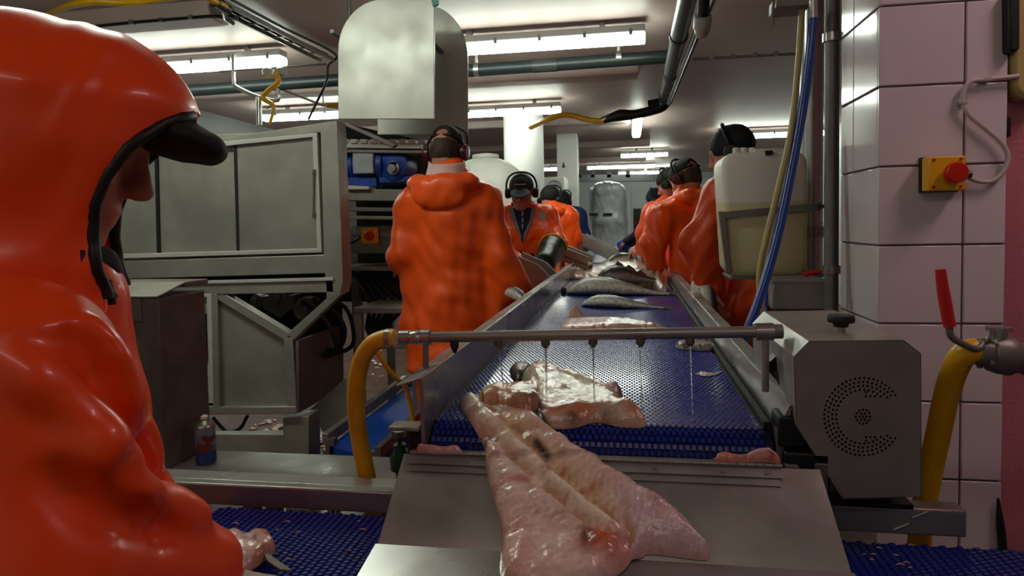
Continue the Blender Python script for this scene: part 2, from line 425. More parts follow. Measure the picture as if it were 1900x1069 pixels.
MB().tube([a2, b2], .017, 10).build('tube', 'steel_bright', t); MB().tube([a2 + [.045, 0, .02], b2 + [.03, 0, .02]], .01, 8).build('tube', 'black', t)
MB().tube([P(1308, -30, 3.55), P(1304, 30, 3.6)], .03, 12).build('sleeve', 'black', t)
MB().lathe([(.04, 0), (.045, .01), (.045, .07), (.038, .075), (.038, .1), (.03, .12)], P(1304, 28, 3.6), P(1302, 68, 3.7) - P(1304, 28, 3.6), 16).build('coupling', 'pvc_white', t)
t = thing('black_hose', 'black lagged hose bending left from the end of the long dark pipe', 'hose', P(1170, 212, 7.1))
MB().tube([P(1240, 185, 7.0), P(1225, 200, 7.1), P(1180, 212, 7.1), P(1150, 214, 7.1), P(1118, 224, 7.1)], [.05, .05, .045, .06, .03], 12, smooth=5).build('hose', 'black', t)
MB().tube([P(1133, 216, 7.1), P(1117, 224, 7.1)], .035, 10).build('clamp', 'bolt', t)
tag(MB().tube([P(1120, 225, 7.1), P(1090, 222, 7.1), P(1050, 213, 7.1), P(1015, 222, 7.2), P(985, 236, 7.6)], .03, 10, smooth=5).build('yellow_hose', 'yellow_hose'), 'yellow hose dangling right of the round column under the ceiling', 'hose')
t = thing('ceiling_cable', 'thin white cable clipped across the ceiling at the right', 'cable', P(1380, 104, 6))
MB().tube([P(1285, 110, 5.85), P(1490, 99, 5.85)], .012, 8).build('cable', 'steel_dull', t)
for x in (1320, 1360, 1400, 1440): c = P(x, 108 - (x - 1285) * .053, 5.85); B(c - .018, c + .018).build('clip', 'steel_bright', t)
# left: cable tray and hoses
t = thing('cable_tray', 'cable tray with dark cables receding along the ceiling at upper left', 'cable tray', (-2.5, 5, 2.65))
for dx in (-.05, .06): MB().bar(PZ(402, 8, 2.68) + [dx, 0, 0], PZ(606, 112, 2.68) + [dx, 0, 0], .012, .03).build('rail', 'steel_dull', t)
for k in range(9):
    c = PZ(402, 8, 2.68) + (PZ(606, 112, 2.68) - PZ(402, 8, 2.68)) * (k + .5) / 9; B(c - [.06, .008, .006], c + [.065, .008, .004]).build('rung', 'steel_dull', t)
for dx, m in ((.0, 'black'), (.03, 'rubber'), (-.025, 'black'), (.1, 'black')):
    pts = [PZ(402, 8, 2.68) + [dx, 0, .02], PZ(500, 58, 2.68) + [dx, 0, .02], PZ(600, 106, 2.68) + [dx, 0, .02]]
    if dx == .1: pts += [P(609, 122, PZ(606, 112, 2.68)[1]), P(606, 150, 4.9), P(590, 185, 4.9), P(572, 222, 4.9)]
    MB().tube(pts, .009, 8, smooth=5).build('cable', m, t)
t = thing('overhead_hose', 'yellow air hose along the ceiling above the orange hood', 'hose', P(250, 10, 4.1))
ZH = 2.6
MB().tube([PZ(60, 45, ZH), PZ(118, 14, ZH), PZ(170, 3, ZH), PZ(235, 5, ZH), PZ(300, -2, ZH), PZ(360, -10, ZH), PZ(402, 4, ZH), PZ(418, 12, ZH)], .019, 10, smooth=5).build('hose', 'yellow_hose', t)
MB().tube([PZ(400, 4, ZH), PZ(424, 18, ZH)], .028, 10).build('coupling', 'pipe_grey', t); MB().tube([PZ(415, 20, ZH), PZ(418, 34, ZH), PZ(432, 43, ZH)], .014, 8).build('hook', 'pipe_grey', t)
t = thing('clipped_cable', 'dark cable clipped along the joist above the upper left light', 'cable', PZ(300, 38, 2.64))
MB().tube([PZ(150, 52, 2.638), PZ(245, 42, 2.638), PZ(330, 35, 2.638), PZ(400, 30, 2.638), PZ(440, 36, 2.66)], .01, 8, smooth=4).build('cable', 'black', t)
for x, y in ((245, 42), (300, 38), (355, 33)): c = PZ(x, y, 2.638); B(c - .015, c + .015).build('clip', 'bolt', t)
t = thing('hose_bracket', 'bent galvanised tube bracket hanging below the upper left light', 'bracket', P(480, 150, 5))
MB().tube([P(433, 100, 4.9), P(434, 150, 4.9), P(440, 162, 4.9), P(480, 180, 4.9), P(515, 186, 4.9), P(515, 165, 4.9)], .016, 8, smooth=4).build('tube', 'bolt', t)
MB().tube([P(480, 180, 4.9), P(481, 232, 4.9)], .022, 10).build('post', 'steel_bright', t)
MB().tube([P(405, 133, 4.9), P(606, 119, 4.9)], .008, 6).build('wire', 'steel_bright', t)
for x in (497, 522): c = P(x, 134, 4.9); MB().lathe([(.005, -.04), (.04, -.02), (.045, .02), (.02, .04)], c, (0, 0, 1), 12).build('insulator', 'pvc_white', t)
tag(MB().tube([P(512, 135, 4.87), P(516, 152, 4.87), P(498, 168, 4.87), P(488, 182, 4.87), P(506, 194, 4.87), P(506, 210, 4.87), P(500, 232, 4.87)], [.022, .022, .02, .018, .014, .012], 8, smooth=5).build('looped_hose', 'yellow_hose'), 'yellow hose looped over the bent bracket at upper left', 'hose')
t = thing('hanging_conduit', 'thin grey conduit under the ceiling left of the arched hood', 'conduit', P(560, 170, 6))
MB().tube([P(520, 165, 6), P(600, 196, 6.4), P(628, 200, 6.4)], .012, 8).build('tube', 'bolt', t); MB().tube([P(608, 196, 6.35), P(630, 197, 6.35)], .02, 8).build('fitting', 'yellow_hose', t)
for q in (P(540, 173, 6.1), P(600, 196, 6.4)): MB().tube([q, (q[0], q[1], CZ)], .006, 6).build('hanger', 'bolt', t)

# arched steel hood hung over the machine
t = thing('arched_hood', 'arched stainless steel hood hanging over the machine, two curved sheets', 'machine hood', P(740, 100, 2.8))
def arch_poly(l, r, top, bot, left, rx, ry):
    n = 12; pts = []
    if left: pts = [(r, bot), (l, bot)] + [(l + rx - rx * math.cos(a), top + ry - ry * math.sin(a)) for a in np.linspace(0, PI / 2, n)] + [(r, top)]
    else: pts = [(r, bot), (l, bot), (l, top)] + [(r - rx + rx * math.sin(a), top + ry - ry * math.cos(a)) for a in np.linspace(0, PI / 2, n)]
    return pts
MB().pxp(arch_poly(627, 806, -2, 221, True, 85, 95), 3.35, .012).build('front_sheet', 'hood_steel', t, .003)
MB().pxp(arch_poly(700, 868, 10, 250, False, 75, 100), 3.8, .012).build('rear_sheet', 'hood_steel', t, .003)
for x in (650, 800):
    c = P(x, 80, 3.6); B((c[0] - .012, 3.362, c[2] - .01), (c[0] + .012, 3.8, c[2] + .01)).build('cross_bar', 'steel_dull', t, .002)
    MB().tube([(c[0], 3.6, c[2]), (c[0], 3.6, CZ)], .01, 8).build('hanger', 'bolt', t)
MB().pxp([(797, -12), (812, -12), (812, 8), (803, 12)], 3.345, .02).build('tape', 'teal', t)

# columns
tag(MB().lathe([(.25, 0), (.25, CZ)], (P(969, 300, 8.4)[0], 8.55, 0), n=40).build('column_round', 'column'), 'thick round white column behind the orange workers', 'column')
bpy.data.objects['column_round'].name = 'round_column'
t = thing('square_column', 'white square column with a small dark mark, behind the round one', 'column', (P(1050, 300, 11)[0], 11, 0))
x0, x1 = P(1033, 300, 11)[0], P(1071, 300, 11)[0]; B((x0, 11, 0), (x1, 11.35, CZ)).build('shaft', 'column', t, .01)
MB().pxp([(1043, 311), (1046, 300), (1049, 311)], 10.99, .008).build('mark', 'pipe_grey', t)
# far things
t = thing('pallet', 'tall plastic wrapped stack on a pallet at the far end of the hall', 'pallet', (P(1128, 400, 15)[0], 15.4, 0))
x0, x1 = P(1099, 400, 15)[0], P(1156, 400, 15)[0]
s = SDF((x0 - .15, 14.8, .05), (x1 + .2, 16, 2.4), .03)
for z0, z1, g in ((.3, .75, .02), (.85, 1.38, .03), (1.5, 2.03, 0)):
    for zz in np.linspace(z0, z1, 5): s.e(((x0 + x1) / 2 + g, 15.4, zz), ((x1 - x0) / 2 + .06, .42, .2), k=.1)
    s.c((x0 + .1, 15.15, z0), (x0 + .1, 15.15, z1), .1, k=.06); s.c((x1 - .1, 15.15, z0), (x1 - .1, 15.15, z1), .1, k=.06); s.c((x0 + .15, 15.1, z1), (x1 - .15, 15.1, z1), .14, k=.06)
sdf_obj(s, 'wrapped_load', 'wrap', t, folds=[(.012, 9, 3, None)])
B((x0, 14.95, .02), (x1, 15.85, .14)).build('pallet_base', 'steel_dull', t, .01)
for x in (1101, 1128): c = P(x, 398, 14.93); B(c - [.09, .01, .03], c + [.09, .06, .03]).build('slot', 'black', t)
t = thing('overhead_beam', 'dark steel beam across the far end under the ceiling', 'beam', (0, 17.3, 2.3))
MB().bar(P(1035, 331, 17.3), P(1215, 330, 17.3), .1, .18).build('beam', 'pipe_grey', t, .01)
for x in (1075, 1100, 1130, 1165): c = P(x, 325, 17.3); B(c - [.05, .05, .06], (c[0] + .05, c[1] + .05, c[2] + .1)).build('box', 'black', t)
for x in (1072, 1198): c = P(x, 325, 17.3); B(c - [.03, .03, 0], (c[0] + .03, c[1] + .03, CZ)).build('hanger', 'bolt', t)
t = thing('far_post', 'dark upright machine post beside the navy worker far away', 'machine', (P(1183, 400, 10)[0], 10.2, 0))
x0, x1 = P(1175, 400, 10)[0], P(1190, 400, 10)[0]; B((x0, 10.1, 0), (x1, 10.25, P(1182, 386, 10)[2])).build('post', 'black', t, .01); MB().tube([P(1188, 398, 10.05), P(1190, 420, 10.05)], .03, 8).build('knob', 'rubber', t)
t = thing('rounded_tank', 'pale rounded plastic tank behind the worker seen from behind', 'tank', (P(910, 330, 6)[0], 6.2, 0))
c = P(908, 352, 6); s = SDF(c - [.7, .6, .75], c + [.6, .6, .5], .02)
s.e(c + [-.05, .1, 0], (.37, .4, .3), k=0); s.e(c + [0, .1, -.25], (.42, .42, .42), k=.1); s.half(c + [0, 0, -.6], (0, 0, -1))
sdf_obj(s, 'tank_shell', 'tank', t); MB().lathe([(.1, 0), (.12, .01), (.12, .04), (.05, .05)], c + [-.05, .1, .28], n=18).build('lid', 'tank', t)
for dx in (-.3, .3): B((c[0] + dx - .03, 6.05, 0), (c[0] + dx + .03, 6.15, c[2] - .45)).build('leg', 'steel', t)
t = thing('far_cabinet', 'pale cabinet with a round window between the columns', 'cabinet', (P(1040, 340, 10)[0], 10.2, 0))
x0, x1 = P(1008, 380, 10)[0], P(1049, 380, 10)[0]; zt = P(1030, 328, 10)[2]; B((x0, 10, 0), (x1, 10.6, zt)).build('body', 'tank', t, .02)
MB().lathe([(.0, 0), (.1, 0), (.12, -.02), (.12, .02)], (x0 + .17, 9.98, zt - .17), (0, 1, 0), 20).build('round_window', 'wrap', t)

# ================================================================== LEFT MACHINE
YM = 2.9
t = thing('filleting_machine', 'large stainless steel machine with sliding panels behind the hooded worker', 'machine', (P(400, 500, YM)[0], YM, 0))
xl, xr = P(60, 400, YM)[0], P(632, 400, YM)[0]; zt = P(600, 228, YM)[2]; zb = P(600, 520, YM)[2]
B((xl, YM + .05, zb), (xr - .03, YM + .17, zt - .02)).build('housing', 'machine', t, .006)
g = lambda n, poly, m, y, dp, bv=.004: MB().pxp(poly, y, dp).build(n, m, t, bv)
g('top_beam', [(60, 290), (400, 258), (606, 226), (622, 224), (625, 252), (590, 246), (60, 300)], 'machine', YM - .005, .08)
g('post', [(594, 243), (625, 223), (637, 522), (632, 545), (606, 560), (600, 470)], 'machine', YM - .01, .1)
g('frame_bar', [(330, 270), (587, 246), (587, 254), (330, 280)], 'pvc_white', YM - .012, .03, .003)
g('frame_bar', [(579, 248), (588, 247), (597, 466), (588, 467)], 'pvc_white', YM - .014, .03, .003)
g('frame_bar', [(170, 473), (596, 461), (597, 469), (170, 482)], 'pvc_white', YM - .013, .03, .003)
g('sliding_panel', [(150, 270), (292, 272), (296, 473), (150, 477)], 'machine', YM + .03, .008, .002)
g('sliding_panel', [(286, 272), (437, 262), (443, 470), (291, 474)], 'machine', YM + .018, .008, .002)
g('sliding_panel', [(434, 262), (581, 252), (590, 466), (440, 470)], 'machine', YM + .004, .008, .002)
g('panel_gap_shade', [(433, 262), (439, 262), (444, 470), (439, 470)], 'rubber', YM + .001, .012, 0); g('panel_gap_shade', [(286, 272), (291, 272), (296, 474), (291, 474)], 'rubber', YM + .006, .012, 0)  # dark strips painted in for the shade in the gaps between panels
hp = [P(582, 320, YM - .02), P(582, 400, YM - .02)]
MB().tube([hp[0], hp[1]], .005, 8).build('panel_handle', 'steel_dark', t)
for q in hp: B(q - [.008, 0, .014], q + [.008, .03, .014]).build('handle_mount', 'steel_dark', t, .002)
g('lower_beam', [(150, 487), (613, 472), (616, 507), (150, 520)], 'machine', YM - .008, .08)
g('gap_strip', [(150, 520), (616, 505), (616, 518), (150, 532)], 'dark_void', YM + .04, .02, 0)
g('rail', [(150, 531), (618, 519), (620, 543), (150, 551)], 'machine', YM - .01, .08)
g('rail_lip', [(150, 527), (618, 515), (618, 521), (150, 533)], 'pvc_white', YM - .02, .03, .002)
g('door_frame', [(368, 545), (391, 545), (397, 754), (385, 754), (383, 552), (368, 552)], 'pvc_white', YM - .012, .03, .003)
g('door_panel', [(330, 548), (385, 548), (388, 752), (340, 752)], 'machine', YM + .01, .02, .002)
g('door_frame', [(340, 749), (397, 747), (397, 757), (340, 759)], 'pvc_white', YM - .012, .03, .003)
MB().tube([P(381, 582, YM - .015), P(384, 670, YM - .015)], .006, 8).build('door_handle', 'black', t)
for y in (590, 664): c = P(381, y, YM); B(c - [.012, .02, .018], c + [.01, .02, .018]).build('hinge', 'black', t, .002)
g('post', [(391, 545), (402, 545), (408, 757), (397, 757)], 'machine', YM - .01, .06)
g('hopper_panel', [(402, 552), (532, 632), (545, 758), (404, 758)], 'machine', YM + .02, .02, .002)
g('hopper_bar', [(401, 543), (413, 543), (540, 620), (530, 634), (404, 557)], 'machine', YM - .006, .05)
g('hopper_bar', [(526, 630), (542, 626), (552, 766), (534, 768)], 'machine', YM - .008, .05)
g('hopper_bar', [(375, 756), (548, 754), (549, 768), (375, 770)], 'machine', YM - .01, .07)
g('brace', [(531, 621), (618, 543), (634, 545), (545, 632)], 'machine', YM - .009, .05)
side = [P(548, 632, YM), P(550, 766, YM)]; dY = np.array([.0, .5, 0])
MB().prism([side[0], side[1], side[1] + dY, side[0] + dY], (.015, 0, 0)).build('side_plate', 'steel_dark', t, .002)
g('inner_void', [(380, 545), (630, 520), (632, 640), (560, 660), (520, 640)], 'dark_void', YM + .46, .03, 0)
for i, (x, y, r) in enumerate([(510, 552, .05), (470, 560, .035), (560, 575, .06)]):
    MB().lathe([(0, 0), (r * .5, 0), (r * .5, .02), (r, .025), (r, .12), (0, .12)], P(x, y, YM + .3), (0, 1, 0), 18).build('drive_wheel', 'steel_dark', t)
g('gearbox', [(480, 550), (545, 548), (545, 570), (520, 590), (490, 575)], 'steel_dark', YM + .33, .1)
g('leg', [(524, 776), (572, 772), (574, 850), (526, 850)], 'machine', YM + .02, .12)
c0 = P(526, 845, YM + .02); c1 = P(573, 845, YM + .02); B((c0[0], YM + .02, 0), (c1[0], YM + .14, c0[2])).build('leg', 'machine', t, .004)
c1 = P(330, 845, YM + .02); B((c1[0], YM + .02, 0), (c1[0] + .1, YM + .12, P(330, 760, YM)[2])).build('leg', 'machine', t, .004)

g('cross_beam', [(345, 806), (527, 806), (527, 840), (345, 840)], 'machine', YM + .03, .06)
g('chute_plate', [(573, 762), (640, 702), (655, 762), (604, 810)], 'machine', YM + .2, .015)
for i, (pts, m) in enumerate([([(560, 560), (600, 590), (625, 640), (610, 660), (575, 655)], 'rubber'), ([(580, 555), (622, 580), (640, 615), (625, 650), (580, 640)], 'rubber'), ([(600, 552), (640, 570), (655, 610), (650, 645), (600, 662)], 'rubber')]):
    MB().tube([P(x, y, YM + .25 + i * .05) for x, y in pts], .011, 8, smooth=5).build('cable', m, t)
MB().tube([P(395, 775, YM + .3), P(420, 800, YM + .3), (P(445, 795, YM + .3)), P(460, 770, YM + .3)], .009, 8, smooth=5).build('cable', 'rubber', t)

# rack with motors
YR = 3.6
t = thing('motor_rack', 'dark machine rack with trays between the big machine and the orange back', 'machine', (P(700, 400, YR)[0], YR, 0))
g = lambda n, poly, m, y, dp, bv=.004: MB().pxp(poly, y, dp).build(n, m, t, bv)
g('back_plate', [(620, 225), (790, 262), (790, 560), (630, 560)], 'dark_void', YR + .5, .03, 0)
g('top_rail', [(628, 228), (640, 226), (735, 268), (728, 274)], 'steel_dark', YR - .3, .04)
g('top_rail', [(628, 262), (780, 266), (780, 276), (628, 274)], 'pvc_white', YR - .02, .05)
for x in range(632, 780, 18): g('cleat', [(x, 258), (x + 12, 258), (x + 12, 266), (x, 266)], 'pvc_white', YR - .03, .06, .003)
for (y0, y1, m) in ((276, 283, 'steel_dark'), (350, 372, 'steel_dull'), (384, 392, 'steel_dark'), (400, 407, 'machine'), (441, 470, 'steel_dull'), (494, 502, 'machine')):
    g('shelf_beam', [(633, y0), (790, y0 + 2), (790, y1 + 2), (634, y1)], m, YR, .3)
g('tray', [(630, 343), (685, 346), (685, 352), (650, 352), (632, 350)], 'pvc_white', YR - .03, .1)
g('board', [(633, 420), (745, 418), (745, 470), (633, 470)], 'steel_dull', YR + .1, .02)
for x in (632, 770): c = P(x, 400, YR + .2); B((c[0], YR + .32, 0), (c[0] + .05, YR + .37, P(700, 250, YR)[2])).build('upright', 'steel_dark', t, .003)
for i in range(6):
    x = 640 + i * 14; MB().tube([P(x, 505, YR + .1), P(x + 25, 520 + 3 * i, YR + .05), P(x + 45, 560, YR), P(x + 40 - 12 * i, 610 + 5 * i, YR + .1)], .012, 8, smooth=5).build('cable', 'rubber', t)
def motor(x, y, w, label, face):
    c = P(x, y, YR + .1); k = (YR + .1) / 1267; r = w * k * .5; mt = thing('electric_motor', label, 'motor', c)
    if face:
        MB().lathe([(0, 0), (r * .35, 0), (r * .5, .01), (r * .95, .02), (r, .05), (r, .2), (r * .7, .23)], c - [0, .08, 0], (0, 1, 0), 24).build('motor_housing', 'blue_motor', mt)
        MB().lathe([(0, -.03), (.022, -.03), (.024, 0), (.035, 0), (.035, .01)], c - [-.01, .08, .02], (0, 1, 0), 16).build('shaft', 'bolt', mt)
        B(c + [-r, -.05, -r * 1.1], c + [r, .1, -r * .7]).build('foot', 'blue_motor', mt, .006); B(c + [-r, -.03, r * .4], c + [r * .3, .1, r * 1.05]).build('terminal_box', 'blue_motor', mt, .01)
    else:
        MB().lathe([(r * .5, -.14), (r * .8, -.13), (r * .8, .1), (r * .95, .11), (r * .95, .14), (0, .14)], c, (1, 0, 0), 24).build('motor_housing', 'blue_motor', mt)
        for q in np.linspace(-.11, .08, 9): MB().lathe([(r * .8, q - .004), (r * .9, q - .003), (r * .9, q + .003), (r * .8, q + .004)], c, (1, 0, 0), 24).build('cooling_fin', 'blue_motor', mt)
        B(c + [-.02, -r, -.05], c + [.1, -r * .5, .085]).build('terminal_box', 'wrap', mt, .006)
        B(c + [-.1, -r * .5, -r * 1.35], c + [.1, r * .5, -r * .7]).build('foot', 'blue_motor', mt, .006)
motor(672, 308, 62, 'blue electric motor with a pale terminal box, left on the rack', False)
motor(735, 308, 60, 'blue gear motor with a brass shaft end, right on the rack', True)
def estop(c, w, label, ax='y'):
    e = thing('emergency_stop', label, 'switch', c); h = w / 2
    B(c + [-h - .002, 0, -h - .002], c + [h + .002, w * .16, h + .002]).build('back_box', 'black', e, w * .02)
    B(c + [-h, -w * .5, -h], c + [h, w * 0, h]).build('yellow_box', 'yellow', e, w * .04)
    q = c + [w * .14, -w * .5, 0]
    MB().lathe([(w * .2, 0), (w * .2, w * .12), (w * .30, w * .14), (w * .31, w * .3), (w * .27, w * .36), (0, w * .38)], q, (0, -1, 0), 28).build('red_button', 'red', e)
    for a in (-1, 1):
        for b in (-1, 1): MB().lathe([(w * .045, 0), (w * .045, w * .02), (0, w * .02)], c + [a * h * .72, -w * .5, b * h * .8], (0, -1, 0), 10).build('screw', 'red', e)
    return e
estop(P(689, 437, YR - .12), .085, 'small yellow emergency stop box with red button on the motor rack')
tag(MB().tube([P(672, 437, YR - .1), P(655, 450, YR - .1), P(636, 452, YR - .1)], .006, 8, smooth=5).build('switch_cable', 'rubber'), 'thin dark cable running left from the small emergency stop on the rack', 'cable')
t = thing('steel_table', 'small square steel table beside the orange legs, in front of the cables', 'table', (P(700, 600, 3.3)[0], 3.4, 0))
z = P(700, 571, 3.25)[2]; xa, xb = P(655, 571, 3.25)[0], P(775, 571, 3.25)[0]
B((xa, 3.25, z - .03), (xb, 3.75, z)).build('tabletop', 'machine', t, .004)
for x in (xa, xb - .04):
    for y in (3.25, 3.71): B((x, y, 0), (x + .04, y + .04, z - .03)).build('leg', 'machine', t, .003)
B((xa, 3.26, z - .21), (xb, 3.29, z - .17)).build('stretcher', 'machine', t, .003)
# low blue conveyor
t = thing('floor_conveyor', 'low blue conveyor with steel edge, on the floor left of the orange trouser leg', 'conveyor', (P(680, 780, 3)[0], 3, 0))
a, b = P(603, 815, 2.75), P(752, 705, 3.6)
MB().bar(a, b, .03, .05).build('side_rail', 'steel', t, .003)
a2, b2 = a + [.22, .0, -.05], b + [.22, 0, -.05]
MB().prism([a + [.02, 0, -.03], b + [.02, 0, -.03], b2 + [.02, 0, -.03], a2 + [.02, 0, -.03]], (0, 0, -.03)).build('belt', 'blue_plastic', t)
MB().prism([a + [.02, 0, -.03], b + [.02, 0, -.03], b + [.02, 0, -.35], a + [.02, 0, -.35]], (.01, 0, 0)).build('side_panel', 'blue_plastic', t)
MB().bar(a2 + [.02, 0, 0], b2 + [.02, 0, 0], .03, .05).build('side_rail', 'steel_dark', t, .003)
for q in (a, b): B((q[0], q[1], 0), (q[0] + .04, q[1] + .04, q[2])).build('leg', 'steel_dark', t); B((q[0] + .2, q[1], 0), (q[0] + .24, q[1] + .04, q[2] - .05)).build('leg', 'steel_dark', t)
# scraps on the floor: each a small lump
for i in range(46):
    x, y = [(rng.uniform(585, 612), rng.uniform(800, 838)), (rng.uniform(470, 522), rng.uniform(778, 803)), (rng.uniform(660, 735), rng.uniform(640, 700))][i % 3]
    p = PZ(x, y, 0); r = rng.uniform(.012, .03)
    s = MB().lathe([(0, 0), (r, .001), (r * 1.1, r * .3), (r * .6, r * .7), (0, r * .75)], p + [0, 0, .001], n=8); s.v = [(v[0] + .006 * math.sin(70 * v[1]), v[1] + .012 * math.sin(90 * v[0]), v[2]) for v in s.v]
    tag(s.build('fish_scrap', 'scrap'), 'small pale fish scrap lying on the brown floor beneath the machines', 'fish scrap', 'fish scraps on the floor')

# ================================================================== SHELF, BOX, SPRAY CAN
t = thing('steel_shelf', 'low stainless steel shelf behind the front rail, spray can on it', 'shelf', (-1.2, 2, 0))
SY0, SY1 = PZ(550, 893, .62)[1], PZ(550, 841, .62)[1]
B((-2.3, SY0, .59), (-.42, SY1, .62)).build('shelf_top', 'steel', t, .004); B((-2.3, SY0 - .01, .555), (-.42, SY0 + .005, .622)).build('front_lip', 'machine', t, .003)
for x in (-2.2, -1.1, -.5):
    for y in (SY0 + .03, SY1 - .07): B((x, y, 0), (x + .04, y + .04, .59)).build('leg', 'steel_dark', t, .003)
BY_0 = PZ(325, 874, .62)[1]; BY_1 = SY1 + .03
t = thing('control_box', 'worn steel box standing on the low shelf beside the hooded worker', 'box', (P(250, 850, BY_0)[0], 2, .62))
xr_, xl_ = P(295, 560, BY_0)[0], P(120, 560, BY_0)[0]; zt = P(295, 552, BY_0)[2]; zr = P(330, 540, (BY_0 + .1))[2]
MB().prism([(xl_, BY_0, .62), (xr_, BY_0, .62), (xr_, BY_0, zt), (xl_, BY_0, zt)], (0, BY_1 - BY_0, 0)).build('body', 'steel_dark', t, .004)
MB().prism([(xl_, (BY_0 - .015), zt), (xr_ + .008, (BY_0 - .015), zt), (xr_ + .008, (BY_0 + .11), zt + .03), (xl_, (BY_0 + .11), zt + .03)], (0, 0, .006)).build('sloped_lid', 'machine', t, .002)
B((xl_, (BY_0 + .11), zt + .02), (xr_ + .008, (BY_1 + .01), zt + .036)).build('lid', 'steel_dull', t, .003); B((xr_ - .05, (BY_0 - .008), .62), (xr_ + .004, (BY_0 + .002), zt)).build('corner_strip', 'steel_dark', t, .002)
MB().pxp([(205, 590), (245, 590), (245, 655), (205, 655)], (BY_0 - .008), .012).build('front_panel', 'collar_pink', t, .002); B((xl_, (BY_0 - .01), zt - .07), (xr_ - .05, (BY_0 + .003), zt)).build('front_band', 'steel_dark', t, .002)
c = PZ(383, 858, .62); kz = c[1] / 1267 * 1.04; r = 19.5 * kz
t = thing('spray_can', 'small worn aerosol can with red and blue label standing on the low shelf', 'spray can', c)
MB().lathe([(r * .93, 0), (r, .003), (r, .02), (r * .98, .022)], c, n=24).build('base', 'can_blue', t)
MB().lathe([(r * .98, .02), (r * .98, 26 * kz), ], c, n=24).build('lower_label', 'can_blue', t); MB().lathe([(r * .98, 26 * kz), (r * .98, 72 * kz), (r * .97, 73 * kz)], c, n=24).build('label', 'can_label', t)
MB().lathe([(r * 1.02, 72 * kz), (r * 1.02, 75 * kz), (r * .85, 79 * kz), (r * .45, 86 * kz), (r * .45, 88 * kz), (0, 88 * kz)], c, n=24).build('shoulder', 'bolt', t)
MB().lathe([(r * .35, 87 * kz), (r * .38, 93 * kz), (r * .2, 96 * kz), (0, 97 * kz)], c, n=16).build('nozzle_cap', 'paper', t)
# ================================================================== MAIN CONVEYOR
BZ, BX0, BX1, BY0, BY1, RR = .966, -.352, .222, 1.205, 9.6, .05
t = conv = thing('fish_conveyor', 'long blue plastic conveyor belt carrying fish down the middle of the hall', 'conveyor', (-.06, 5, 0))
B((BX0 - .004, BY0, BZ - .022), (BX1 + .02, BY1, BZ - .004)).build('belt_bed', 'blue_dark', t)
MB().tube([(BX0, BY0, BZ - RR - .004), (BX1 + .01, BY0, BZ - RR - .004)], RR - .001, 28).build('nose_roller', 'blue_dark', t)
PITY, PITX = .0127, .0105; NX = int((BX1 - BX0) / PITX)
def belt_pos(sd):          # sd: distance along belt from the tangent point, negative = round the nose
    if sd >= 0: return np.array([0, BY0 + sd, BZ - .004]), np.array([0, 1., 0]), np.array([0, 0, 1.])
    a = -sd / RR; return np.array([0, BY0 - RR * math.sin(a), BZ - .004 - RR + RR * math.cos(a)]), np.array([0, math.cos(a), math.sin(a)]), np.array([0, -math.sin(a), math.cos(a)])
def link_geo(x, l=.0116, w_=.0086, h=.0042):
    vs = [(x - w_ / 2, -l / 2, 0), (x + w_ / 2, -l / 2, 0), (x + w_ / 2, l / 2, 0), (x - w_ / 2, l / 2, 0),
          (x - w_ * .36, -l * .34, h * .8), (x + w_ * .36, -l * .34, h * .8), (x + w_ * .36, l * .34, h), (x - w_ * .36, l * .34, h)]
    return vs, [(0, 1, 5, 4), (1, 2, 6, 5), (2, 3, 7, 6), (3, 0, 4, 7), (4, 5, 6, 7)]
LV, LF = link_geo(0)
me = bpy.data.meshes.new('belt_link'); me.from_pydata(LV, [], LF); me.materials.append(M['blue_belt'])
rows = [k for k in range(-8, int((6.2 - BY0) / PITY))]
allv, allf, cnt = [], [], 0; V0 = np.array(LV); near = 5
for ri, k in enumerate(rows):
    p, ty, nz = belt_pos(k * PITY)
    for i in range(NX):
        x = BX0 + (i + .5 + (.5 if k % 2 else 0)) * PITX
        if 3 <= ri < 3 + near:
            o = bpy.data.objects.new('belt_link', me); COL.objects.link(o); o.parent = conv; o.matrix_parent_inverse = Matrix.Translation(-conv.location)
            o.matrix_basis = Matrix([[1, ty[0], nz[0], x], [0, ty[1], nz[1], p[1]], [0, ty[2], nz[2], p[2]], [0, 0, 0, 1]])
        else:
            q = np.array([x, 0, 0]) + p + V0[:, :1] * np.array([1., 0, 0]) + V0[:, 1:2] * ty + V0[:, 2:] * nz
            allv.append(q); allf.append(np.array(LF) + 8 * cnt); cnt += 1
me = bpy.data.meshes.new('belt_links'); me.from_pydata(np.concatenate(allv).tolist(), [], np.concatenate(allf).tolist())
stuff(finish(me, 'belt_links', 'blue_belt', t, smooth=0))
B((BX0, 6.15, BZ - .006), (BX1, BY1, BZ)).build('far_belt', 'blue_belt', t)
# side guards
B((BX0 - .012, 1.14, BZ - .07), (BX0 - .004, BY1, BZ + .088)).build('left_guard', 'guard_steel', t, .0015)
MB().prism([(BX0 - .012, 1.14, BZ + .088), (BX0 - .055, 1.14, BZ + .075), (BX0 - .055, BY1, BZ + .075), (BX0 - .012, BY1, BZ + .088)], (0, 0, -.004)).build('left_flange', 'steel', t, .001)
B((BX0 - .068, 1.13, BZ - .005), (BX0 - .012, 1.17, BZ + .003)).build('nose_tab', 'steel', t, .002)
B((BX1 + .002, 1.2, BZ - .004), (BX1 + .014, BY1, BZ + .01)).build('edge_strip', 'rubber', t, .002)
MB().prism([(BX1 + .016, 1.17, BZ - .06), (BX1 + .016, 1.17, BZ + .004), (BX1 + .036, 1.17, BZ + .046), (BX1 + .042, 1.17, BZ + .046), (BX1 + .024, 1.17, BZ - .06)], (0, BY1 - 1.17, 0)).build('right_guard', 'guard_steel', t, .001)
B((BX1 + .036, 1.17, BZ + .042), (BX1 + .068, BY1, BZ + .048)).build('right_flange', 'steel', t, .001)
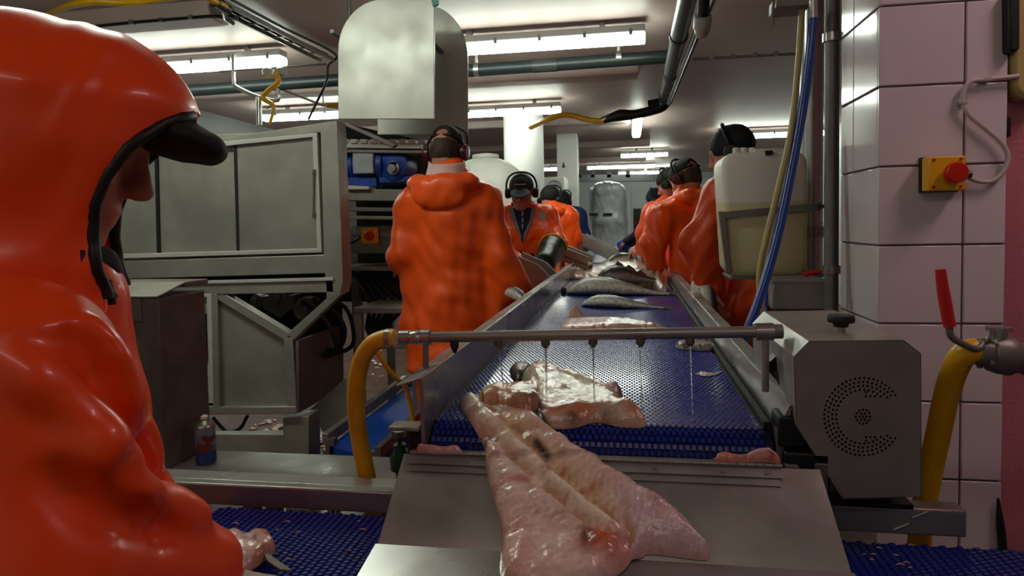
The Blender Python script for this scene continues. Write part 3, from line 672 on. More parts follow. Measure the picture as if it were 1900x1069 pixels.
B((BX1 + .018, 1.16, BZ - .02), (BX1 + .06, 1.22, BZ + .03)).build('nose_bracket', 'black', t, .003); B((BX1 + .025, 1.15, BZ - .1), (BX1 + .095, 1.25, BZ - .025)).build('bearing_block', 'black', t, .004)
B((BX1 + .07, 1.145, BZ - .095), (BX1 + .09, 1.15, BZ - .04)).build('bracket_slot', 'steel_dark', t, .002)
B((BX0 - .035, 1.14, BZ - .075), (BX0 - .012, 1.24, BZ - .006)).build('bearing_block', 'black', t, .004)
for x in (BX0 + .0, BX1 - .04):
    for y in (1.6, 4, 6.6, 9.3): B((x, y, 0), (x + .05, y + .05, BZ - .12)).build('leg', 'steel_dull', t, .003)
    B((x, 1.3, BZ - .13), (x + .05, BY1, BZ - .024)).build('side_beam', 'steel_dull', t, .004)
# worker trays hanging on the left guard (grey chutes)
def tray(pts, dz, label):
    # pts: upper-left, upper-right, bend, lower end of the rim centre line in px with depth
    q = [P(*p) for p in pts]; th = thing('side_chute', label, 'chute', q[0], 'grey side chutes on the left guard')
    n = unit(np.cross(q[1] - q[0], [0, 1, 0])); wv = np.array([.02, .20, 0])
    m = MB()
    MB().prism(q + [q[-1] - [0, 0, dz], q[0] - [0, 0, dz]], (0, .02, 0)).build('near_side', 'chute_plastic', th, .006)
    MB().prism([p + wv for p in q] + [q[-1] + wv - [0, 0, dz], q[0] + wv - [0, 0, dz]], (0, .02, 0)).build('far_side', 'chute_plastic', th, .006)
    for i in range(len(q) - 1): m.prism([q[i] - [0, 0, dz * .55], q[i + 1] - [0, 0, dz * .55], q[i + 1] + wv - [0, 0, dz * .55], q[i] + wv - [0, 0, dz * .55]], (0, 0, -.012))
    m.build('slide', 'chute_plastic', th, .003)
    MB().tube([q[0] - [0, -.1, dz], (q[0][0], q[0][1] + .1, .02)], .02, 8).build('leg', 'steel', th)
tray([(950, 470, 3.55), (1000, 492, 3.55), (1026, 520, 3.5)], .15, 'grey chute nearest the worker seen from behind, at the belt edge')
tray([(1040, 456, 4.6), (1091, 476, 4.6)], .1, 'grey chute in front of the orange seated sleeve, second along the belt')
tray([(1080, 433, 6.2), (1140, 462, 6.0)], .12, 'long grey chute third along the belt, beside the blue worker')

# ------------------------------------------------------------------ spray bar
a, b = P(748, 627, 1.26), P(1446, 615, 1.26); u = unit(b - a)
t = thing('spray_bar', 'steel rinse pipe with nozzles across the near end of the belt', 'pipe', (a + b) / 2)
MB().tube([a, b], .0105, 20).build('pipe', 'steel', t)
for q, l in ((P(1418, 615.5, 1.26), .03), (P(790, 626, 1.26), .018)):
    MB().lathe([(.0105, -l / 2), (.0155, -l / 2), (.0155, l / 2), (.0105, l / 2)], q, u, 16).build('clamp', 'bolt', t)
MB().lathe([(.008, 0), (.0145, .002), (.0145, .022), (.0105, .024)], P(740, 627, 1.26), u, 16).build('hose_coupling', 'bolt', t); MB().lathe([(.0105, 0), (.0125, .004), (.0145, .02), (.0125, .028), (.0105, .03)], P(758, 627, 1.26), u, 16).build('hose_coupling', 'bolt', t)
MB().lathe([(.0105, 0), (.013, .001), (.013, .016), (0, .017)], P(1434, 615.3, 1.26), u, 16).build('end_cap', 'steel_dull', t)
zl = BZ + .081
MB().tube([P(790, 632, 1.26), (P(790, 690, 1.26)[0], 1.26, zl)], .006, 10).build('post', 'steel', t)
MB().tube([P(1420, 625, 1.26), (P(1420, 740, 1.26)[0] , 1.26, BZ + .048)], .0065, 10).build('post', 'steel', t)
for px in (925, 1012, 1100, 1188, 1280):
    c = P(px, 624 - (px - 925) * .0172, 1.26)
    MB().lathe([(.0075, .006), (.0085, .012), (.0085, .018), (.006, .02), (.004, .024), (0, .024)], c, (0, 0, -1), 12).build('nozzle', 'steel_dark', t)
    top = c - [0, 0, .024]; dx = {925: .013}.get(px, .002)
    pts = [top, top + [dx * .4, -.004, -.04], np.array([top[0] + dx, top[1] - .012, BZ + .0015])]
    tag(MB().tube(pts, [.0022, .0016, .0014, .002], 8, smooth=4).build('water_jet', 'water'), 'thin water stream falling from the rinse pipe, ' + {925: 'leftmost of five', 1012: 'over the pale fish frame', 1100: 'middle of five', 1188: 'second from the right', 1280: 'rightmost of five'}[px], 'water', 'water streams under the rinse pipe')
c = P(843, 626, 1.26); MB().lathe([(.007, .004), (.008, .01), (.008, .018), (.003, .03), (0, .031)], c, (.1, -.35, -1), 12).build('nozzle', 'black', t)
t = thing('water_hose', 'thick yellow hose feeding the left end of the rinse pipe', 'hose', P(690, 905, 1.3))
MB().tube([P(733, 627, 1.26), P(712, 629, 1.26), P(690, 640, 1.26), P(671, 668, 1.27), P(662, 712, 1.28), P(661, 762, 1.29), P(668, 820, 1.3), P(680, 880, 1.3), P(692, 960, 1.3), P(695, 1060, 1.3), P(690, 1200, 1.3)], .0178, 18, smooth=8).build('hose', 'yellow_hose', t)
MB().lathe([(.0175, 0), (.019, .001), (.019, .011), (.0175, .012)], P(716, 628, 1.26), (1, 0, 0), 20).build('hose_clip', 'bolt', t)
tag(MB().tube([P(699, 652, 1.4), P(715, 678, 1.42), P(735, 702, 1.45), P(752, 717, 1.5), P(765, 770, 1.5), P(770, 860, 1.48), P(770, 1100, 1.48)], .0055, 8, smooth=5).build('thin_hose', 'yellow_hose'), 'thin yellow hose slanting behind the thick yellow hose', 'hose')
t = thing('green_valve', 'small green valve with steel nut below the left nose of the belt', 'valve', P(742, 845, 1.35))
c = P(742, 850, 1.38); MB().lathe([(.012, -.03), (.02, -.025), (.022, 0), (.014, .015), (.014, .03), (.006, .035), (.006, .05)], c, n=14).build('valve_body', 'green', t); MB().lathe([(.012, .045), (.016, .05), (.016, .06), (0, .062)], c, n=6).build('nut', 'bolt', t)
MB().tube([c - [0, 0, .025], (c[0], c[1], .0)], .01, 8).build('feed_pipe', 'steel_dark', t)

# ------------------------------------------------------------------ discharge chute
HY, HZ = 1.13, .922; CX0, CX1 = -.392, .296
Bd = (1.0, .822); Fl = (.925, .80)
t = thing('discharge_chute', 'bent stainless steel plate sloping from the belt nose to the viewer', 'chute', (-.05, 1.05, .85))
pl = [np.array([CX0, HY, HZ]), np.array([CX1, HY, HZ]), np.array([CX1 + .008, Bd[0], Bd[1]]), np.array([CX0 - .002, Bd[0], Bd[1]])]
MB().prism(pl, (0, -.001, -.002)).build('slide_plate', 'steel', t, .0006)
MB().prism([pl[3] + [-.004, 0, 0], pl[2] + [.004, 0, 0], np.array([CX1 + .016, Fl[0], Fl[1]]), np.array([CX0 - .012, Fl[0], Fl[1]])], (0, -.001, -.002)).build('flange', 'steel_bright', t, .0006)
hx0, hx1 = P(763, 850, 1.13)[0], P(1451, 865, 1.13)[0]
sl = unit([0, Bd[0] - HY, Bd[1] - HZ])
MB().prism([(hx0, HY + .012, HZ + .006), (hx1, HY + .012, HZ + .006), (hx1, HY - .006, HZ + .004), (hx0, HY - .006, HZ + .004)], (0, 0, -.003)).build('hinge_leaf', 'steel_dull', t, .0008)
MB().prism([(hx0, HY - .004, HZ + .003), (hx1, HY - .004, HZ + .003), np.array([hx1, HY - .004, HZ + .003]) + sl * .018, np.array([hx0, HY - .004, HZ + .003]) + sl * .018], (0, -.002, -.0015)).build('hinge_leaf', 'steel', t, .0006)
MB().prism([np.array([hx0 + .006, HY - .004, HZ]) + sl * .018, np.array([hx1 - .006, HY - .004, HZ]) + sl * .018, np.array([hx1 - .006, HY - .004, HZ]) + sl * .03, np.array([hx0 + .006, HY - .004, HZ]) + sl * .03], (0, -.001, -.001)).build('backing_strip', 'steel', t, .0004)
nk = 44
for i in range(nk):
    xa = hx0 + (hx1 - hx0) * i / nk; MB().tube([(xa + .0006, HY - .006, HZ + .0055), (xa + (hx1 - hx0) / nk - .0006, HY - .006, HZ + .0055)], .0026, 8).build('hinge_knuckle', 'steel', t)
for px in (787, 871, 1215, 1339, 905, 1010, 1100, 1420):
    c = np.array([P(px, 860, HY)[0], HY - .006, HZ + .002]) + sl * .009; MB().lathe([(.0035, -.002), (.0035, .001), (.002, .0022), (0, .0024)], c, np.cross(sl, [-1, 0, 0]), 12).build('rivet', 'bolt', t)
for x in (CX0 + .03, CX1 - .05): B((x, HY + .005, BZ - .14), (x + .02, HY + .04, HZ)).build('support', 'steel_dull', t)
for x in (CX0 + .05, CX1 - .07): B((x, HY + .03, BZ - .14), (x + .02, 1.32, BZ - .12)).build('support', 'steel_dull', t)

# ------------------------------------------------------------------ cross conveyor under the chute
CZB = .783
t = cross = thing('cross_conveyor', 'blue belt running crosswise beneath the steel chute at the bottom edge', 'conveyor', (0, .95, 0))
B((-.79, .74, CZB - .03), (.72, 1.19, CZB - .004)).build('belt_bed', 'blue_dark', t)
allv, allf, cnt = [], [], 0
for i in range(int(1.51 / PITY)):
    x = -.79 + (i + .5) * PITY
    if -.34 < x < .26: continue
    for j in range(42):
        y = .745 + (j + .5 + (.5 if i % 2 else 0)) * PITX
        q = np.array([x, y, CZB - .004]) + np.stack([V0[:, 1], V0[:, 0], V0[:, 2]], 1); allv.append(q); allf.append(np.array(LF)[:, ::-1] + 8 * cnt); cnt += 1
me = bpy.data.meshes.new('belt_links'); me.from_pydata(np.concatenate(allv).tolist(), [], np.concatenate(allf).tolist())
stuff(finish(me, 'belt_links', 'blue_belt', t, smooth=0))
zr0, zr1 = P(540, 945, 1.2)[2], P(540, 905, 1.2)[2]
B((-.98, 1.2, zr0), (-.405, 1.225, zr1)).build('rear_rail', 'steel', t, .004); B((-.98, 1.225, zr1 - .004), (-.405, 1.27, zr1 - .001)).build('rail_top', 'steel_bright', t, .001)
x0, x1 = .30, P(1795, 965, 1.2)[0]; z0, z1 = P(1680, 993, 1.2)[2], P(1680, 943, 1.2)[2]
B((x0, 1.2, z0), (x1, 1.24, z1)).build('end_rail', 'steel', t, .004)
for q in (P(1672, 977, 1.199), P(1706, 955, 1.199)):
    MB().tube([q + [-.012, 0, -.006], q + [.012, 0, .006]], .003, 8).build('weld_tack', 'bolt', t)
for x in (-.62, -.3, .2, .66): B((x, 1.19, 0), (x + .04, 1.205, CZB - .01)).build('leg', 'steel_dull', t, .002); B((x, .75, 0), (x + .04, .79, CZB - .03)).build('leg', 'steel_dull', t, .002)
for k in range(26):
    x, y = ((rng.uniform(400, 690), rng.uniform(965, 1050)) if k % 2 else (rng.uniform(1600, 1700), rng.uniform(1000, 1060)))
    p = PZ(x, y, CZB + .001); L = rng.uniform(.002, .007)
    tag(MB().tube([p + [-L, 0, .001], p + [0, L * .5, .0015], p + [L, 0, .001]], [.0006, .0014, .0006], 6).build('flesh_fleck', 'scrap'), 'tiny pale fleck of fish stuck on the blue cross belt', 'fish scrap', 'flecks on the cross belt')

# ------------------------------------------------------------------ motor cover
YF, YK = 1.15, 1.52
t = thing('motor_cover', 'chamfered stainless steel motor cover with a perforated ring, right of the belt', 'machine cover', P(1590, 780, 1.3))
poly = [(1501, 633), (1677, 631), (1709, 656), (1710, 922), (1563, 926), (1477, 790), (1472.5, 662)]
fp = [P(x, y, YF) for x, y in poly]
# front plate with real holes
bm = bmesh.new(); k = YF / 1267 * 1.01
def loop(pts):
    vs_ = [bm.verts.new(p) for p in pts]; return [bm.edges.new((vs_[i], vs_[(i + 1) % len(vs_)])) for i in range(len(vs_))]
ed = loop(fp); holes = []
cc = (1601.5, 773.5)
for r in (50, 57.3, 64.6, 72):
    nh = int(2 * PI * r / 8.4)
    for i in range(nh):
        a = 2 * PI * (i + (.5 if int(r) % 2 else 0)) / nh; x, y = cc[0] + r * math.cos(a), cc[1] - r * math.sin(a)
        if x > 1603 and abs(y - cc[1]) < 35: continue
        holes.append((x, y))
for x in np.arange(1607, 1640, 8.2):
    for yy in (38, 45.5):
        if math.hypot(x - cc[0], yy) < 46.5: holes += [(x, cc[1] + yy), (x, cc[1] - yy)]
for r, nh in ((0, 1), (6.5, 6), (13.2, 12)):
    for i in range(nh): a = 2 * PI * i / nh; holes.append((cc[0] + r * math.cos(a), cc[1] + r * math.sin(a)))
for x, y in holes: ed += loop([P(x + 2.5 * math.cos(a), y + 2.5 * math.sin(a), YF) for a in np.linspace(0, 2 * PI, 9)[:-1]])
bmesh.ops.triangle_fill(bm, use_beauty=True, edges=ed)
for f in bm.faces:
    if f.normal.y > 0: f.normal_flip()
mep = bpy.data.meshes.new('front_plate'); bm.to_mesh(mep); bm.free()
o = finish(mep, 'front_plate', 'cover_steel', t, smooth=0); sd = o.modifiers.new('thickness', 'SOLIDIFY'); sd.thickness = .0016; sd.offset = -1
B(P(1525, 850, YF + .02), P(1680, 700, YF + .02) + [0, .004, 0]).build('inner_shade_sheet', 'dark_void', t)  # black sheet standing in for the unlit interior behind the holes
names = ['top_sheet', 'right_chamfer', 'right_side', 'bottom_sheet', 'lower_left_side', 'left_side', 'left_chamfer']
for i, nm in enumerate(names):
    a, b = fp[i], fp[(i + 1) % 7]; inn = unit(np.cross(b - a, [0, 1, 0])) * .0015
    if inn @ (np.mean(fp, 0) - a) < 0: inn = -inn
    MB().prism([a, b, b + [0, YK - YF, 0], a + [0, YK - YF, 0]], inn).build(nm, 'steel' if nm == 'left_chamfer' else 'cover_steel', t, .0004)
MB().prism([p + [0, YK - YF - .002, 0] for p in fp], (0, .002, 0)).build('back_plate', 'cover_steel', t)
c = P(1560, 613, 1.24); z0 = fp[0][2]
c = np.array([c[0], 1.24, z0]); MB().lathe([(.008, 0), (.008, .012), (.01, .012)], c, n=12).build('knob_stud', 'bolt', t)
km = MB().lathe([(.012, .01), (.013, .016), (.0215, .018), (.0225, .024), (.02, .03), (0, .031)], c, n=24); km.build('knob', 'black', t)
MB().tube([P(1428, 665, 1.3), P(1450, 690, 1.3), P(1478, 720, 1.3)], .018, 10).build('drive_shaft', 'black', t)
for i, (x, y) in enumerate(((1440, 690), (1455, 705))): MB().tube([P(x, y, 1.28), P(x + 20, y + 40, 1.26), P(x + 30, y + 90, 1.25)], .006, 8).build('cable', 'rubber', t)
MB().tube([P(1465, 862, 1.16), P(1500, 892, 1.16), P(1540, 918, 1.17), P(1600, 922, 1.2), P(1640, 930, 1.22)], .006, 8, smooth=5).build('cable', 'rubber', t)
zz = P(1640, 926, 1.3)[2]; B((P(1590, 926, 1.3)[0], 1.26, .793), (P(1640, 926, 1.3)[0], 1.34, fp[4][2] + .002)).build('foot', 'black', t); B((.36, 1.2, z1 - .002), (.46, 1.35, z1 + .006)).build('foot_plate', 'black', t)

# ------------------------------------------------------------------ canister, rack, hoses, pillar fittings
YC = 2.35
can = thing('canister', 'white translucent plastic canister strapped to a rack on the right', 'canister', P(1420, 510, YC))
def rrect(l, r, tp, bt, rd, n=5):
    out = []
    for cx_, cy_, a0 in ((r - rd, bt - rd, 0), (l + rd, bt - rd, 90), (l + rd, tp + rd, 180), (r - rd, tp + rd, 270)):
        for a in np.linspace(a0, a0 + 90, n): out.append((cx_ + rd * math.cos(math.radians(a)), cy_ + rd * math.sin(math.radians(a))))
    return out
def skew(p): return [(x + (y - 277) * .06 * (1 if x < 1420 else -.0), y + (x - 1420) * -.03) for x, y in p]
rd = 24.; yr = [281 + rd * (1 - math.cos(a)) for a in np.linspace(0, PI / 2, 6)] + [340, 369, 375, 430] + [514 - rd * (1 - math.cos(a)) for a in np.linspace(PI / 2, 0, 6)]
def half(y, ins):
    e = max(0, rd - (y - 281), rd - (514 - y)); return 81 - ins - (rd - math.sqrt(max(rd * rd - e * e, 0)))
rings = [(0, 11), (.004, 5), (.012, 1.2), (.022, 0), (.218, 0), (.228, 1.2), (.236, 5), (.24, 11)]; vs = []; cs = []; nr = len(yr)
for dy, ins in rings:
    for y in yr:
        yy = 397.5 + (y - 397.5) * (1 - ins / 116); hw = half(y, ins)
        for sgn in (-1, 1):
            p = skew([(1419 + sgn * hw, yy)])[0]; vs.append(P(p[0], p[1], YC) + [0, dy, 0]); cs.append(lin('e6e5d8') if y < 372 else lin('d4cf9c'))
fs = []; I = lambda k, r_, s_: (k * nr + r_) * 2 + s_
for r_ in range(nr - 1):
    fs += [(I(0, r_, 0), I(0, r_ + 1, 0), I(0, r_ + 1, 1), I(0, r_, 1)), (I(7, r_, 0), I(7, r_, 1), I(7, r_ + 1, 1), I(7, r_ + 1, 0))]
    for k in range(7): fs += [(I(k, r_, 0), I(k + 1, r_, 0), I(k + 1, r_ + 1, 0), I(k, r_ + 1, 0)), (I(k, r_, 1), I(k, r_ + 1, 1), I(k + 1, r_ + 1, 1), I(k + 1, r_, 1))]
for k in range(7): fs += [(I(k, 0, 0), I(k, 0, 1), I(k + 1, 0, 1), I(k + 1, 0, 0)), (I(k, nr - 1, 0), I(k + 1, nr - 1, 0), I(k + 1, nr - 1, 1), I(k, nr - 1, 1))]
me = bpy.data.meshes.new('body'); me.from_pydata([tuple(v) for v in vs], [], fs); me.update(); finish(me, 'body', 'can_body', can, 0, 50, np.array(cs))
c = P(1428, 277, YC + .02)
B(c + [-.05, 0, -.012], c + [.045, .05, .003]).build('handle_recess', 'canister', can, .004); B(P(1421, 288, YC - .004), P(1434, 279, YC - .004) + [0, .02, 0]).build('handle_slot', 'black', can)
for x in (1366, 1380, 1395, 1464): c = P(x, 279, YC + .05); MB().lathe([(.012, -.01), (.012, .006), (.009, .009), (0, .01)], c, n=10).build('moulding', 'canister', can)
t = thing('canister_rack', 'steel strap and rail holding the white canister', 'rack', P(1430, 390, YC))
MB().prism([P(1344, 393, YC - .012), P(1524, 376, YC - .012), P(1524, 390, YC - .012), P(1346, 406, YC - .012)], (0, .004, 0)).build('strap', 'steel_dull', t, .001)
MB().prism([P(1333, 392, YC - .01), P(1346, 393, YC - .01), P(1358, 508, YC - .01), P(1348, 506, YC - .01)], (0, .02, 0)).build('side_rail', 'steel_dull', t, .002)
c = P(1350, 512, YC); MB().bar(P(1348, 512, YC + .1), P(1535, 506, YC + .1), .2, .01).build('shelf', 'steel_dull', t, .001)
MB().bar(P(1520, 383, YC), P(1536, 383, 2.2), .012, .012).build('hook', 'black', t)
t = thing('vertical_pipe', 'upright steel pipe clamped beside the tiled pillar', 'pipe', (P(1543, 400, 2.12)[0], 2.12, 0))
xp = P(1543, 300, 2.12)[0]; MB().tube([(xp, 2.12, 0), (xp, 2.12, CZ)], .02, 18).build('pipe', 'steel_dull', t); MB().tube([(xp + .042, 2.14, 0), (xp + .042, 2.14, CZ)], .007, 8).build('thin_pipe', 'steel_dull', t)
for y in (70, 500):
    c = P(1543, y, 2.12); MB().lathe([(.02, -.012), (.025, -.012), (.025, .012), (.02, .012)], c, (0, 0, 1), 16).build('clamp', 'bolt', t); MB().bar(c + [.02, -.0, 0], (PXL + .02, 2.045, c[2]), .012, .012).build('clamp_arm', 'bolt', t)
t = thing('steel_column', 'shiny stainless clad upright behind the blue hose', 'steel panel', (P(1510, 300, 2.62)[0], 2.62, 0))
x0, x1 = P(1490, 300, 2.62)[0], P(1534, 300, 2.62)[0]; MB().lathe([((x1 - x0) / 2, 0), ((x1 - x0) / 2, CZ)], ((x0 + x1) / 2, 2.67, 0), n=32).build('cladding', 'steel_bright', t)
MB().lathe([((x1 - x0) / 2 + .004, 0), ((x1 - x0) / 2 + .004, .04)], ((x0 + x1) / 2, 2.67, 1.25), n=32).build('band', 'steel', t)
t = thing('terminal_box', 'small stainless steel box below the white canister', 'box', P(1485, 545, 2.15))
B(P(1434, 575, 2.12), (P(1532, 575, 2.12)[0], 2.26, P(1480, 521, 2.12)[2])).build('box', 'steel', t, .004); B(P(1432, 526, 2.118), (P(1534, 526, 2.118)[0], 2.265, P(1480, 519, 2.118)[2])).build('lid', 'machine', t, .002)
B(P(1440, 600, 2.15), (P(1530, 600, 2.15)[0], 2.2, P(1440, 575, 2.15)[2])).build('lower_box', 'steel_dull', t, .003)
x = P(1520, 600, 2.2)[0]; B((x - .03, 2.2, 0), (x + .01, 2.24, P(1480, 560, 2.2)[2])).build('post', 'steel_dull', t, .002)
for i, (x, m) in enumerate(((1428, 'blue_hose'), (1436, 'red'), (1442, 'blue_hose'))): MB().tube([P(x, 520, 2.2), P(x - 4, 560, 2.2), P(x - 8, 605, 2.2), P(x - 20, 660, 2.2)], .008, 8, smooth=4).build('cable', m, t)
MB().tube([P(1490, 511, 2.25), P(1500, 507, 2.25), P(1522, 505, 2.25)], .008, 8).build('cable', 'red', t)
tag(MB().tube([P(1509, 30, 2.0), P(1502, 110, 2.0), P(1488, 210, 2.0), P(1466, 330, 1.98), P(1440, 450, 1.95), P(1412, 545, 1.92), P(1388, 610, 1.9), P(1372, 650, 1.9), P(1355, 720, 1.9), P(1345, 900, 1.95)], .0125, 14, smooth=6).build('blue_hose', 'blue_hose'), 'bright blue hose hanging in front of the white canister', 'hose')
t = thing('hose_valve', 'steel fitting above the blue hose at the top edge', 'fitting', P(1508, 15, 2.0))
MB().tube([P(1508, 2, 2.0), P(1509, 34, 2.0)], .013, 12).build('ferrule', 'bolt', t); MB().tube([P(1506, -60, 2.0), P(1508, 4, 2.0)], .009, 10).build('supply_pipe', 'steel', t); MB().tube([P(1506, -60, 2.0), (P(1506, -60, 2.0)[0], 2.0, CZ)], .009, 10).build('supply_pipe', 'steel', t)
B(P(1440, 14, 2.0), (P(1505, 14, 2.0)[0], 2.1, P(1470, -12, 2.0)[2])).build('mount_plate', 'steel_dull', t, .004); MB().tube([P(1437, -5, 1.99), P(1434, 20, 1.99), P(1434, 47, 1.99)], .004, 8).build('hook', 'steel_dark', t)
tag(MB().tube([P(1490, -10, 2.03), P(1481, 120, 2.03), P(1468, 240, 2.0), P(1444, 350, 1.98), P(1420, 450, 1.97), P(1409, 510, 1.97), P(1412, 560, 1.97), P(1421, 600, 1.97), P(1420, 660, 1.97), P(1410, 900, 1.98)], .0085, 10, smooth=6).build('tan_hose', 'tan_hose'), 'thin tan hose hanging beside the blue hose', 'hose')
# big emergency stop
c = P(1742, 324, PY0 - .008); w_ = (P(1776, 324, 1.7)[0] - P(1707, 324, 1.7)[0])
e = estop(np.array([c[0], PY0 - .012, c[2]]), w_, 'large yellow emergency stop box with red button on the tiled pillar')
MB().lathe([(.009, 0), (.009, .018), (.007, .02), (0, .02)], np.array([c[0] + w_ / 2, PY0 - .03, c[2] - .003]), (1, 0, 0), 12).build('cable_gland', 'pipe_grey', e)
t = thing('switch_cable', 'white cable looping from the big emergency stop up the tiles', 'cable', P(1840, 240, 1.74))
yc = PY0 - .014
MB().tube([P(1790, 326, yc), P(1815, 336, yc), P(1840, 336, yc), P(1862, 318, yc), P(1870, 290, yc), P(1858, 265, yc), P(1830, 240, yc), P(1800, 215, yc), P(1788, 195, yc), P(1788, 170, yc), P(1800, 152, yc), P(1825, 148, yc), P(1875, 143, yc), P(1890, 141, yc)], .0055, 10, smooth=8).build('cable', 'cable_white', t)
for x, y in ((1787, 190), (1832, 147)): q = P(x, y, yc); B(q - [.008, .006, .005], q + [.008, .014, .005]).build('clip', 'pvc_white', t, .002)
t = thing('wall_bracket', 'beige rounded bracket with black catch on the pink wall at the top right', 'bracket', P(1885, 100, 1.75))
MB().pxp([(1877, -20), (1960, -20), (1960, 170), (1900, 185), (1882, 165), (1880, 120)], 1.74, .06).build('bracket_body', 'tan_hose', t, .01); MB().pxp([(1872, -20), (1894, -20), (1894, 90), (1885, 97), (1873, 95)], 1.72, .08).build('catch', 'black', t, .006)
tag(MB().pxp([(1868, 218), (1877, 216), (1877, 252), (1868, 256)], 1.77, .03).build('wall_hook', 'black', None, .003), 'small black hook at the pillar edge on the pink wall', 'hook')
tag(MB().tube([P(1852, 925, 1.74), P(1855, 960, 1.74), P(1860, 1010, 1.74), P(1862, 1080, 1.74), P(1862, 1200, 1.74)], [.003, .009, .01, .01], 8, smooth=5).build('power_cable', 'rubber'), 'black cord hanging down the lower right edge of the tiles', 'cable')
# lever valve with hoses
YV = 1.2
t = thing('lever_valve', 'steel ball valve with long red lever at the right edge', 'valve', P(1840, 655, YV))
MB().tube([P(1745, 500, YV - .03), P(1750, 540, YV - .03), P(1762, 606, YV - .03)], [.0075, .0085, .0095, .009], 12, smooth=4).build('lever_grip', 'lever_red', t)
MB().tube([P(1761, 604, YV - .03), P(1764, 622, YV - .03), P(1780, 635, YV - .03), P(1812, 648, YV - .02), P(1825, 636, YV - .01)], .0055, 10, smooth=4).build('lever_rod', 'steel_dull', t)
ax = unit(P(1890, 662, YV) - P(1812, 650, YV)); q = P(1812, 652, YV)
MB().lathe([(.02, 0), (.022, .002), (.022, .018), (.028, .02), (.031, .034), (.031, .05), (.026, .056), (.024, .07), (.028, .075), (.028, .085)], q, ax, 20).build('valve_body', 'steel_dull', t)
for i in range(4):
    a = i * PI / 2 + .5; v1 = np.array([0, math.cos(a), math.sin(a)]) * .027; MB().lathe([(.005, -.002), (.005, .004), (0, .005)], q + ax * .012 + v1, -ax, 8).build('bolt', 'bolt', t)
MB().lathe([(.012, 0), (.012, .02), (.018, .021), (.018, .027), (0, .028)], q + ax * .032 + [0, 0, .018], (0, 0, 1), 16).build('stem', 'bolt', t)
MB().lathe([(.03, .08), (.034, .084), (.034, .1), (.03, .102)], q, ax, 20).build('hose_clip', 'bolt', t)
tag(MB().tube([q + ax * .09, q + ax * .13, q + ax * .18 + [0, 0, -.004], q + ax * .3 + [0, .1, -.02], (1.1, 1.6, 1.02), (1.2, 1.79, 1.0)], .032, 18, smooth=5).build('black_hose', 'black_gloss'), 'fat black hose on the right of the red lever valve', 'hose')
tag(MB().tube([P(1812, 650, YV), P(1792, 655, YV), P(1774, 680, YV + .02), P(1757, 730, YV + .05), P(1742, 800, YV + .08), P(1727, 870, YV + .1), P(1713, 950, YV + .11), P(1705, 1020, YV + .12), P(1700, 1150, YV + .12)], .0195, 18, smooth=6).build('supply_hose', 'yellow_hose'), 'thick yellow hose hanging from the red lever valve at right', 'hose')
# ================================================================== FISH
def zsup(x, y):
    if y >= BY0: return BZ + .001
    if y >= HY + .014:
        a = min(1, (BY0 - y) / RR); nose = BZ + .001 - RR + RR * math.sqrt(max(0, 1 - a * a)); return max(nose, HZ + .008)
    if y >= Bd[0]: return max(HZ + (y - HY) * (Bd[1] - HZ) / (Bd[0] - HY), Bd[1]) + .009 * (1 if y > HY - .02 else .3) + .001
    return Bd[1] + (y - Bd[0]) * (Fl[1] - Bd[1]) / (Fl[0] - Bd[0]) + .004
def hit(px, py, up=0.):
    r = ray(px, py); r = r / r[1]; y = .6
    # nearest crossing along the ray
    while y < 12:
        if CAMH + r[2] * y <= zsup(r[0] * y, y) + up: break
        y += .004 if y < 1.4 else .02
    a, b = y - .02, y
    for _ in range(18):
        m = (a + b) / 2
        if CAMH + r[2] * m <= zsup(r[0] * m, m) + up: b = m
        else: a = m
    return np.array([r[0] * b, b, CAMH + r[2] * b - up])
def inpoly(p, poly):
    x, y = p; c = False; n = len(poly)
    for i in range(n):
        (x1, y1), (x2, y2) = poly[i], poly[i - 1]
        if (y1 > y) != (y2 > y) and x < (x2 - x1) * (y - y1) / (y2 - y1) + x1: c = not c
    return c
def segdist(P_, A, B_):
    d = B_ - A; t = np.clip(((P_ - A) @ d) / (d @ d + 1e-12), 0, 1); return np.linalg.norm(P_ - A - t[:, None] * d, axis=1)
